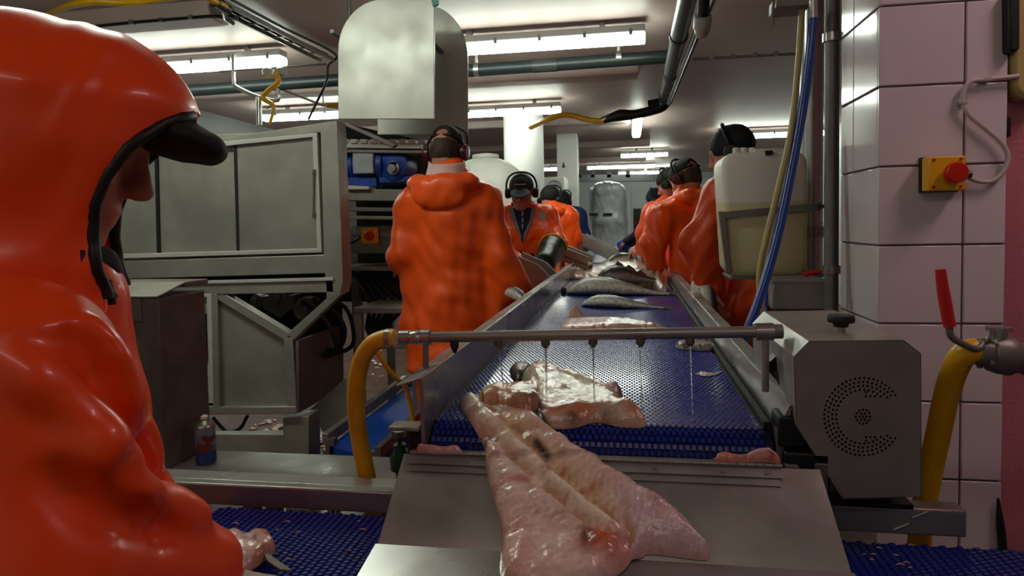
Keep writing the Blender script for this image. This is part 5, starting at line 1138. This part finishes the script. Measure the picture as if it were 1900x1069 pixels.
def headgear(o, J, kind, m='black_cloth', res=.005, muffs=None, sc=1.0, back=False, res_m=None):
    C, f, u, r = J['C'], J['f'], J['u'], J['rh']; ax = [r, f, u]; q = lambda a, b, c: C + (r * a + f * b + u * c) * sc
    s = SDF(C - .24, C + .24, res)
    if kind == 'beanie':
        s.e(q(0, -.014, .035), np.array([.085, .104, .096]) * sc, ax, k=0); s.half(q(0, 0, -.012), -u + f * .35)
        ob = sdf_obj(s, 'beanie', m, o, 1, [(.0015, 60, 3, None)])
    else:
        g = -1 if back else 1
        s.e(q(0, -.012, .04), np.array([.084, .103, .09]) * sc, ax, k=0); s.half(q(0, 0, .03), -u)
        if back: s.e(q(0, -.115, .055), np.array([.035, .04, .028]) * sc, ax, k=.01, op='s'); s.c(q(-.05, -.098, .036), q(.05, -.098, .036), .008, k=.004)
        else:
            s.e(q(0, .135, .046), np.array([.068, .062, .0075]) * sc, [r, unit(f - u * .22), unit(u + f * .22)], k=.012)
        ob = sdf_obj(s, 'cap', m, o, 1)
        MB().lathe([(.008 * sc, 0), (.006 * sc, .004), (0, .005)], q(0, -.012, .128), u, 10).build('button', m, ob)
    if muffs:
        em = MB().tube([q(a, -.01, b) for a, b in [(-.1, .0), (-.104, .05), (-.085, .105), (-.045, .135), (0, .142), (.045, .135), (.085, .105), (.104, .05), (.1, .0)]], .007 * sc, 8, smooth=4).build('ear_muffs', 'black', o)
        for k in (-1, 1):
            MB().lathe([(.024 * sc, 0), (.036 * sc, .004), (.038 * sc, .02), (.032 * sc, .032), (.0, .036)], q(k * .08, -.008, -.006), r * k, 20).build('ear_cup', muffs, em)
            MB().lathe([(.03 * sc, 0), (.034 * sc, .006), (.03 * sc, .012)], q(k * .074, -.008, -.006), r * k, 20).build('cushion', 'rubber', em)
        return ob, em
    return ob, None
def patch(ob, poly, th, name, m, parent, k=5):
    # cloth piece lying on the surface of a garment
    from mathutils.bvhtree import BVHTree
    me = ob.data; T = BVHTree.FromPolygons([v.co.copy() for v in me.vertices], [tuple(p.vertices) for p in me.polygons])
    xs = [p[0] for p in poly]; ys = [p[1] for p in poly]; n = len(poly); pts = []
    for i in range(n):
        for j in range(k): t_ = j / k; pts.append((poly[i][0] * (1 - t_) + poly[(i + 1) % n][0] * t_, poly[i][1] * (1 - t_) + poly[(i + 1) % n][1] * t_))
    nb = len(pts)
    for x in np.arange(min(xs), max(xs), 3.):
        for y in np.arange(min(ys), max(ys), 3.):
            if inpoly((x, y), poly): pts.append((x + .013 * y, y))
    v2, _, fc, *_ = delaunay_2d_cdt([Vector(p) for p in pts], [(i, (i + 1) % nb) for i in range(nb)], [], 1, 1e-4)
    W = []; last = None
    for p in v2:
        r_ = Vector(ray(p[0], p[1])).normalized(); h_ = T.ray_cast(Vector(CP), r_)[0]
        if h_ is None: h_ = Vector(CP) + r_ * (last if last else 4.3)
        last = (h_ - Vector(CP)).length; W.append((h_, r_))
    n = len(W); vs = [tuple(h_ - r_ * th) for h_, r_ in W] + [tuple(h_ + r_ * .004) for h_, r_ in W]; F = [tuple(f) for f in fc]
    e = {(f[i], f[(i + 1) % len(f)]) for f in F for i in range(len(f))}
    me = bpy.data.meshes.new(name); me.from_pydata(vs, [], F + [tuple(i + n for i in f[::-1]) for f in F] + [(j, i, i + n, j + n) for i, j in e if (j, i) not in e]); me.update()
    b_ = bmesh.new(); b_.from_mesh(me); bmesh.ops.recalc_face_normals(b_, faces=b_.faces); b_.to_mesh(me); b_.free()
    return finish(me, name, m, parent, 0, 50)
def hair(o, J, res=.006):
    s = SDF(J['C'] - .2, J['C'] + .2, res); s.e(J['C'] - J['f'] * .02 - J['u'] * .005, (.078, .09, .078), [J['rh'], J['f'], J['u']], k=0); s.half(J['C'] - J['f'] * .015, J['f']); s.half(J['C'] + J['u'] * .06, J['u']); return sdf_obj(s, 'hair', 'hair', o, 1, [(.003, 80, 3, None)])
def folded_hood(o, J, m, w_=1.0, res=.008, seed=4, drop=.1):
    n = J['neck']; fb, r = J['fb'], J['r']; up = unit(J['chest'] - J['pelvis']); s = SDF(n - .34, n + .3, res); ax = [r, fb, up]
    s.e(n - fb * .085 - up * .005, (.135 * w_, .075, .045), ax, k=0); s.e(n - fb * .125 - up * .065, (.105 * w_, .05, drop), ax, k=.05)
    for k in (-1, 1): s.c(n - fb * .07 + r * k * .1 * w_ + up * .0, n + fb * .05 + r * k * .115 - up * .03, .04, .025, k=.04)
    s.c(n + up * .1, n - up * .1 + fb * .03, .068, .06, k=.02, op='s')
    return sdf_obj(s, 'hood', m, o, 1, [(.003, 26, seed, None)])
def glove(o, w, el, m, d=None, n=None, side=1, curl=.6, res=.0045, cuff=.1, sc=1.12, cr=.046):
    d = unit(w - el) if d is None else unit(d); n = np.cross(d, [0, 0, 1.]) if n is None else np.array(n, float)
    s = SDF(w - .24, w + .24, res); a = unit(w - el); s.c(w - a * cuff, w, cr, .034, k=.015); hand_prims(s, w, d, n, side, curl, sc); return sdf_obj(s, 'glove', m, o, 1)
# ---- worker seen from behind (nearest on the left of the belt)
YA = 3.2
J = make_J((-.86, 3.25), 6, 1.72, lean=4, tilt=28, over=dict(
    C=P(829, 284, YA + .03), neck=P(832, 322, YA), shL=P(774, 378, YA + .02), shR=P(903, 376, YA + .02), elL=P(742, 474, YA - .02), elR=P(927, 476, YA - .02), wrL=P(752, 497, YA + .24), wrR=P(962, 540, 3.22)))
o = body(J, 'person seen from behind in a long orange coat, pink collar and backwards cap', .008)
def ex(s): s.c(P(760, 470, YA), P(765, 620, YA), .05, .06, k=.06); s.c(P(925, 450, YA), P(925, 600, YA), .04, .04, k=.06)
coat(o, J, 'orange', .62, seed=11, amp=.008, extra=ex, bell=.232, width=1.08, chestw=.19)
legs(o, J, 'orange', .75)
headgear(o, J, 'cap', 'black_cloth', .0045, 'earcup_red', back=True)
hair(o, J)
s = SDF(J['neck'] - .2, J['neck'] + .25, .006); s.c(J['neck'] + Zu * .045 - J['fb'] * .015, J['neck'] - Zu * .06 - J['fb'] * .02, .088, .112, k=0); s.c(J['neck'] + Zu * .3, J['neck'] - Zu * .3, .066, .08, k=.01, op='s'); s.half(J['neck'] + Zu * .055, (.0, -.2, 1)); sdf_obj(s, 'collar', 'collar_pink', o, 1)
J['neck'] = J['neck'] - Zu * .045
folded_hood(o, J, 'orange', 1.25, drop=.075); J['neck'] = J['neck'] + Zu * .045
glove(o, J['wrR'], J['elR'], 'glove_dark', d=(.5, .35, -.5), n=(-.3, .2, -.9)); glove(o, J['wrL'], J['elL'], 'glove_dark')
# ---- worker facing the viewer, black cap
YB = 4.4; hC = P(968, 357, YB); fB = unit([.06, -.9, -.38]); uB = unit([.02, -.36, .9])
J = make_J((hC[0] + .0, YB + .08), 178, 1.62, lean=6, over=dict(C=hC, f=fB, u=uB - (uB @ fB) * fB, neck=P(969, 394, YB + .05), shR=P(932, 407, YB + .05), shL=P(1010, 405, YB + .05), elL=P(1030, 452, YB - .05), elR=P(925, 465, YB - .05), wrL=P(1013, 484, YB - .3), wrR=P(958, 486, YB - .3)))
o = body(J, 'person facing the viewer in an orange jacket, black cap and black ear muffs', .006, .94)
jk = coat(o, J, 'orange', .70, seed=21, amp=.006, name='jacket', chestw=.15, width=.95)
patch(jk, [(947, 386), (992, 386), (988, 402), (969, 450), (953, 408)], .004, 'sweater_front', 'navy', o)
patch(jk, [(944, 384), (951, 384), (958, 408), (967, 436), (968, 452), (952, 414)], .009, 'collar_edge', 'grey_cloth', o); patch(jk, [(987, 384), (995, 384), (988, 410), (970, 452), (971, 436), (983, 408)], .009, 'collar_edge', 'grey_cloth', o)
patch(jk, [(999, 393), (1008, 390), (1014, 398), (1010, 409), (1003, 409)], .006, 'reflective_patch', 'hivis_grey', o)
for y in (392, 404, 416): patch(jk, [(969 - 1, y), (971, y + 1), (970.5, y + 9), (968.5, y + 9)], .008, 'zip', 'hivis_grey', o)
s = SDF(J['neck'] - [.3, .3, .6], J['neck'] + .22, .008); s.c(J['shM'] + Zu * .0, J['chest'] - Zu * .2, .13, .13, k=.04, flat=(J['fb'], 1.45)); s.c(J['neck'] + Zu * .04, J['neck'] - Zu * .1, .066, .085, k=.03); sdf_obj(s, 'sweater', 'navy', o, 1, [(.004, 50, 2, None)])
cap, em = headgear(o, J, 'cap', 'black_cloth', .004, 'black', .95)
C, f, u, r = J['C'], J['f'], J['u'], J['rh']
for i in range(9): q = C + r * (.0085 * (i - 4)) + u * .085 + f * (.086 - .0002 * (i - 4) ** 2); B(q - [.003, .004, .004], q + [.003, .004, .004]).build('stitching', 'hivis_grey', cap)
legs(o, J, 'orange', .8)
s = SDF(J['wrL'] - .3, J['wrL'] + .3, .006); a = unit(J['wrL'] - J['elL']); s.c(J['elL'] + a * .06, J['wrL'] + a * .03, .088, .07, k=0); sdf_obj(s, 'sleeve_guard', 'green_glove', o, 1, [(.0012, 30, 2, None)])
MB().tube([J['elL'] + a * .065 + .09 * (math.cos(q) * unit(np.cross(a, Zu)) + math.sin(q) * unit(np.cross(a, np.cross(a, Zu)))) for q in np.linspace(0, 2 * PI, 24)], .005, 6).build('cuff_band', 'yellow', o)
glove(o, J['wrL'], J['elL'], 'green_glove'); glove(o, J['wrR'], J['elR'], 'green_glove')
# ---- two further workers on the left
YD = 5.9
J = make_J((P(1040, 440, YD)[0], YD + .05), 35, 1.66, lean=10, tilt=20, over=dict(C=P(1022, 373, YD), neck=P(1027, 390, YD)))
J = make_J((P(1040, 440, YD)[0], YD), 25, 1.64, lean=6, tilt=25, over=dict(C=P(1021, 372, YD + .05), neck=P(1027, 391, YD), shL=P(1007, 402, YD), shR=P(1052, 402, YD), elR=P(1064, 440, YD), elL=P(1003, 440, YD), wrR=P(1066, 462, YD + .2), wrL=P(1010, 460, YD + .25)))
o = body(J, 'person in orange and dark beanie right behind the one facing the viewer', .011)
coat(o, J, 'orange', .62, seed=31, res=.013, bell=.2, chestw=.15); legs(o, J, 'orange', .7); headgear(o, J, 'beanie', 'black_cloth', .007, 'black'); folded_hood(o, J, 'orange', 1.0, .011); glove(o, J['wrR'], J['elR'], 'glove_dark', res=.006); glove(o, J['wrL'], J['elL'], 'glove_dark', res=.006)
YE = 6.9
J = make_J((P(1070, 440, YE)[0], YE), 35, 1.62, lean=8, tilt=25, over=dict(C=P(1043, 377, YE + .05), neck=P(1050, 394, YE), shL=P(1040, 405, YE), shR=P(1073, 400, YE), elR=P(1083, 432, YE), elL=P(1045, 435, YE), wrR=P(1090, 452, YE + .2), wrL=P(1050, 455, YE + .25)))
o = body(J, 'person in a blue sweater and black beanie, farthest on the left of the belt', .011)
coat(o, J, 'navy_bright', .75, seed=41, res=.013, bell=.19, chestw=.14, name='sweater'); legs(o, J, 'navy', .8); headgear(o, J, 'beanie', 'black_cloth', .007, 'black'); glove(o, J['wrR'], J['elR'], 'glove_blue', res=.006); glove(o, J['wrL'], J['elL'], 'glove_blue', res=.006)
# ---- right side: worker behind the canister
YG = 3.3
J = make_J((P(1395, 600, YG)[0], YG), -75, 1.76, lean=4, tilt=22, over=dict(C=P(1359, 285, YG), neck=P(1375, 322, YG), shL=P(1338, 372, YG - .19), shR=P(1405, 362, YG + .2), elL=P(1298, 446, YG - .22), elR=P(1330, 450, YG + .2), wrL=P(1322, 535, YG - .2), wrR=P(1300, 520, YG + .1), pelvis=P(1400, 560, YG), chest=P(1390, 420, YG)))
o = body(J, 'person in a dark beanie and orange oilskins standing behind the white canister', .009)
def ex(s): s.c(P(1365, 360, YG), P(1390, 520, YG), .13, .15, k=.06)
coat(o, J, 'orange_dull', .42, seed=51, amp=.012, extra=ex, sl=1.08, bell=.2); legs(o, J, 'orange_dull', .6); headgear(o, J, 'beanie', 'black_cloth', .005, 'black')
MB().prism([P(1322, 470, 3.02), P(1432, 480, 3.02), P(1440, 600, 3.02), P(1400, 690, 3.02), P(1332, 620, 3.02)], (0, .02, 0)).build('apron', 'orange', o, .008) if 0 else None
glove(o, J['wrL'], J['elL'], 'glove_dark', d=(-.2, -.4, -.9), n=(-.8, .2, 0)); glove(o, J['wrR'], J['elR'], 'glove_dark')
# ---- right side: worker leaning over the belt, bright orange
YH = 4.35
J = make_J((P(1330, 560, YH)[0], YH), -48, 1.7, lean=18, tilt=30, over=dict(C=P(1272, 333, YH + .04), neck=P(1279, 363, YH), shL=P(1228, 402, YH - .12), shR=P(1312, 382, YH + .1), elL=P(1212, 452, YH - .15), elR=P(1290, 440, YH + .25), wrL=P(1216, 492, YH - .1), wrR=P(1240, 480, YH + .35), pelvis=P(1292, 500, YH), chest=P(1276, 425, YH)))
o = body(J, 'person in bright orange leaning over the belt, dark cap and red ear muffs', .009)
coat(o, J, 'orange', .5, seed=61, amp=.008, bell=.2); legs(o, J, 'orange', .6); headgear(o, J, 'cap', 'black_cloth', .005, 'earcup_red', back=True); hair(o, J); folded_hood(o, J, 'orange', 1.15, drop=.09)
glove(o, J['wrL'], J['elL'], 'glove_white', d=(-.5, .1, -.7)); glove(o, J['wrR'], J['elR'], 'glove_white')
# ---- behind that one
YI = 5.4
J = make_J((P(1275, 500, YI)[0], YI), -60, 1.64, lean=14, tilt=28, over=dict(C=P(1243, 343, YI), neck=P(1253, 368, YI), shL=P(1212, 398, YI - .15), shR=P(1262, 385, YI + .15), elL=P(1196, 432, YI - .15), elR=P(1225, 440, YI + .2), wrL=P(1195, 462, YI - .05), wrR=P(1190, 460, YI + .3)))
o = body(J, 'person mostly hidden on the left of the bright orange worker leaning in', .011)
coat(o, J, 'orange_dull', .6, seed=71, res=.013, bell=.19); legs(o, J, 'orange', .7); headgear(o, J, 'cap', 'black_cloth', .007, 'black', back=True); hair(o, J, .009); glove(o, J['wrL'], J['elL'], 'glove_white', res=.006); glove(o, J['wrR'], J['elR'], 'glove_white', res=.006)
YJ = 7.3
J = make_J((P(1222, 470, YJ)[0], YJ), -70, 1.62, lean=14, tilt=25, over=dict(C=P(1217, 372, YJ), neck=P(1221, 388, YJ), shL=P(1205, 402, YJ - .18), shR=P(1225, 400, YJ + .18), elL=P(1186, 432, YJ - .2), wrL=P(1164, 448, YJ - .1), elR=P(1200, 440, YJ + .2), wrR=P(1172, 450, YJ + .2)))
o = body(J, 'person in a navy beanie reaching over the far belt with a blue glove', .011)
coat(o, J, 'navy', .7, seed=81, res=.013, bell=.18, chestw=.14, name='sweater', sl=.8); legs(o, J, 'navy', .8); headgear(o, J, 'beanie', 'navy', .007, 'black')
s = SDF(J['shM'] - .4, J['shM'] + .3, .014); s.c(J['shM'] - Zu * .03, J['chest'] - Zu * .1, .16, .17, k=.04, flat=(J['fb'], 1.2)); s.c(J['shL'], J['shR'], .095, k=.05); s.half(J['shM'] + Zu * .06, Zu); sdf_obj(s, 'vest', 'grey_cloth', o, 1)
glove(o, J['wrL'], J['elL'], 'glove_blue', res=.006, sc=1.3); glove(o, J['wrR'], J['elR'], 'glove_blue', res=.006)

# ---- the hooded worker in the foreground, in profile
HA = math.radians(34); F = np.array([math.cos(HA), math.sin(HA), 0]); Rr = np.array([math.sin(HA), -math.cos(HA), 0])     # forward, his right (towards the viewer)
C0 = np.array([-.68, .80, 0])
def HP(px, py, side=0.):
    d = ray(px, py); n = -Rr; t = ((C0 + Rr * side - CP) @ n) / (d @ n); return CP + d * t
tilt = math.radians(26); fh = F * math.cos(tilt) - Zu * math.sin(tilt); uh = F * math.sin(tilt) + Zu * math.cos(tilt)
nose = HP(279, 366); HC = nose - fh * .131 + uh * .022
neckp = HC - F * .05 - Zu * .15
J = make_J((HC[0] - F[0] * .30, HC[1] - F[1] * .30), 65, 1.70, lean=10, over=dict(C=HC, f=fh, u=uh, neck=neckp))
J['rh'] = Rr
sh = neckp - F * .13 - Zu * .085; J['shR'] = sh + Rr * .18; J['shL'] = sh - Rr * .18; J['shM'] = sh
J['chest'] = sh - Zu * .2 - F * .02; J['pelvis'] = np.array([sh[0], sh[1], .90]) - F * .08
J['elR'] = HP(70, 1075, .24); J['wrR'] = HP(368, 1082, .10); J['elL'] = J['shL'] - Zu * .32 - Rr * .05 + F * .06; J['wrL'] = J['elL'] + F * .13 + Rr * .1 - Zu * .10
for k, sg in (('L', -1), ('R', 1)):
    J['hip' + k] = J['pelvis'] + Rr * sg * .09; b_ = np.array([J['pelvis'][0], J['pelvis'][1], 0]); J['kn' + k] = b_ + Rr * sg * .1 + Zu * .48; J['an' + k] = b_ + Rr * sg * .11 + Zu * .08
hd = unit(F * .8 + Rr * .05 - Zu * .35)
o = body(J, 'hooded person in profile in glossy orange with a black cap, nearest the viewer', .006, 1.09, hands={'R': (hd, -Zu, -1, .35)})
hero = o
# hood
s = SDF(HC - F * .27 - Zu * .33 + np.array([-.16, -.22, 0]), HC + np.array([.30, .30, .27]), .004)
g3 = [F, Rr, Zu]
s.e(HP(95, 226), (.165, .118, .105), [F, Rr, unit(Zu)], k=0); s.e(HP(204, 240), (.082, .086, .096), [unit(F - Zu * .45), Rr, unit(Zu + F * .45)], k=.07)
s.e(HP(30, 200), (.15, .118, .10), g3, k=.06); s.c(HP(112, 320), HP(105, 560), .10, .10, k=.07, flat=(Rr, 1.45)); s.c(HP(40, 300), HP(20, 560), .13, .16, k=.1)
gx, gy, gz = s.grid(); aF = (gx - C0[0]) * F[0] + (gy - C0[1]) * F[1] + 0 * gz; zz = gz + 0 * aF
rim = [HP(*p) for p in [(392, 214), (360, 222), (312, 243), (252, 290), (216, 340), (198, 385), (194, 440), (202, 495), (216, 532), (220, 560), (205, 600), (180, 640)]]
ra = np.array([(p - C0) @ F for p in rim])[::-1]; rz = np.array([p[2] for p in rim])[::-1]
lim = np.interp(zz, rz, ra, right=9).astype(np.float32)
do = s.d.copy() + (.003 * np.sin(aF * 26 + zz * 30 + 1.5 * np.sin(zz * 25)) * np.sin(zz * 38 - aF * 18)).astype(np.float32) + (.0014 * np.sin(aF * 85 - zz * 60 + 2 * np.sin(aF * 40))).astype(np.float32)
s.d = np.maximum(np.maximum(do, -(do + .009)), (aF - lim) * .8).astype(np.float32)
sdf_obj(s, 'hood', 'orange_hero', o, 2)
# trim round the opening: march sideways from the middle plane until the hood surface
def samp(p):
    i = (np.array(p) - s.lo) / s.res; i0 = np.clip(np.floor(i).astype(int), 0, s.n - 2); t = i - i0; v = 0
    for a in (0, 1):
        for b in (0, 1):
            for c in (0, 1): v += do[i0[0] + a, i0[1] + b, i0[2] + c] * (t[0] if a else 1 - t[0]) * (t[1] if b else 1 - t[1]) * (t[2] if c else 1 - t[2])
    return v
near_, far_ = [], []
zs = np.linspace(HP(228, 540)[2], rz[-1] + .02, 46)
for z in zs:
    a = np.interp(z, rz, ra); base = C0 * [1, 1, 0] + F * a + Zu * z
    if samp(base) > -.004: continue
    for sg, L_ in ((1, near_), (-1, far_)):
        t_ = 0
        while samp(base + Rr * sg * t_) < -.004 and t_ < .2: t_ += .002
        L_.append(base + Rr * sg * t_)
trim = near_ + far_[::-1]
MB().tube(trim, .0078, 10).build('hood_trim', 'black', o)
# inner lining just under the hood shell on the far side
# cap: crown under the hood and long visor
C, f, u, r = HC, fh, uh, Rr
s2 = SDF(C - .3, C + .3, .004); q = lambda a, b, c: C + r * a + f * b + u * c
ax = [r, f, u]
s2.e(q(0, -.005, .045), (.082, .112, .085), ax, k=0); s2.half(q(0, 0, .042), -u + f * .1)
vc = HP(345, 262); vt = HP(408, 284); vb = HP(262, 236); vd = unit(vt - vb); vn = unit(np.cross(Rr, vd)); vn = vn if vn[2] > 0 else -vn
s2.e(vb * .45 + vt * .55 , (.088, np.linalg.norm(vt - vb) * .5 + .004, .023), [r, vd, vn], k=.012); s2.c(HP(392, 281) - Rr * .045, HP(392, 281) + Rr * .045, .0115, k=.02); s2.c(vb, vb * .5 + vt * .5, .03, .024, k=.02, flat=(Rr, .4))
sdf_obj(s2, 'cap', 'black_cloth', o, 1)
# neck gaiter
s2 = SDF(neckp - .25, neckp + .25, .006); s2.e(HP(176, 497), (.03, .045, .026), [F, Rr, Zu], k=0); s2.c(HP(135, 520), HP(125, 560), .048, .06, k=.03); sdf_obj(s2, 'neck_gaiter', 'black_cloth', o, 1, [(.002, 60, 3, None)])
# jacket
lo = np.array([-1.35, .30, .50]); hi = np.array([-.38, 1.36, 1.42]); s = SDF(lo, hi, .0065)
sc_ = neckp - F * .05
s.c(sh - Zu * .03, J['pelvis'], .16, .175, k=.06, flat=(F, 1.1)); s.c(J['shL'], J['shR'], .09, k=.08)
s.c(HP(30, 560), HP(0, 700), .10, .14, k=.09); s.c(HP(120, 545), HP(120, 600), .062, .062, k=.05); s.c(HP(128, 580), HP(160, 760), .05, .06, k=.06); s.c(HP(158, 760), HP(215, 1000), .06, .08, k=.05); s.c(HP(215, 1000), HP(225, 1250), .08, .08, k=.05)
shR = HP(25, 690, .19); s.c(shR, J['elR'], .10, .085, k=.07); s.c(J['elR'], HP(325, 1062, .12), .085, .062, k=.04); s.c(HP(325, 1062, .12), HP(372, 1062, .095), .06, .056, k=.02)
s.c(J['shL'], J['elL'], .09, .08, k=.05); s.c(J['elL'], J['wrL'], .08, .065, k=.04)
s.c(HP(170, 860, .16), HP(300, 985, .1), .03, .025, k=.05)   # fold over the sleeve
s.c(HP(384, 1064, .09), HP(450, 1066, .06), .045, .045, k=.004, op='s')
def surf(px, py):
    r_ = ray(px, py); r_ = r_ / np.linalg.norm(r_); t_ = .3
    while t_ < 2:
        i = ((CP + r_ * t_ - s.lo) / s.res).astype(int)
        if (i >= 0).all() and (i < s.n - 1).all() and s.d[tuple(i)] < 0: return CP + r_ * t_
        t_ += .004
    return None
def ridge(pts, rr, k, op='u', deep=0.):
    q_ = [surf(*p) for p in [tuple(x[:2]) for x in catmull([np.array((*p, 0.)) for p in pts], 4)]]; q_ = [x + unit(x - CP) * (deep + rr * (.75 if op == 'u' else -.75)) for x in q_ if x is not None]; m_ = len(q_)
    for i in range(m_ - 1):
        w0 = math.sin(PI * (i + .5) / m_) ** .5; s.c(q_[i], q_[i + 1], rr * w0, k=k, op=op)
ridge([(-20, 640), (30, 618), (70, 611), (110, 602), (172, 600)], .007, .008)
ridge([(110, 832), (160, 875), (230, 918), (300, 945), (362, 962)], .013, .035)
ridge([(90, 872), (160, 925), (240, 965), (330, 990)], .007, .03, 's')
ridge([(168, 612), (205, 680), (245, 770), (290, 860)], .008, .03); ridge([(150, 625), (185, 700), (220, 790), (260, 880)], .007, .025, 's')
ridge([(15, 665), (90, 720), (170, 790), (240, 850)], .006, .03)
s.half((0, 0, .62), (0, 0, -1))
sdf_obj(s, 'jacket', 'orange_hero', o, 2, [(.0014, 9, 15, (1, 1, .6)), (.0006, 30, 16, (1, 1, .7))])
for x, y in ((184, 528), (210, 548)): MB().lathe([(.0055, 0), (.0055, .003), (.003, .005), (0, .005)], HP(x, y, .085), Rr, 12).build('snap', 'steel_dark', o)
MB().tube([HP(150, 465, .118), HP(152, 495, .12), HP(160, 512, .118)], .006, 8, smooth=4).build('draw_cord', 'black', o); MB().tube([HP(200, 520, .088), HP(206, 548, .088), HP(209, 565, .088)], .005, 8, smooth=4).build('draw_cord', 'black', o)
legs(o, J, 'orange_dull', .7)
glove(o, J['wrR'], J['elR'], 'glove_white', d=hd, n=-Zu, side=-1, curl=.35); glove(o, J['wrL'], J['elL'], 'glove_white')
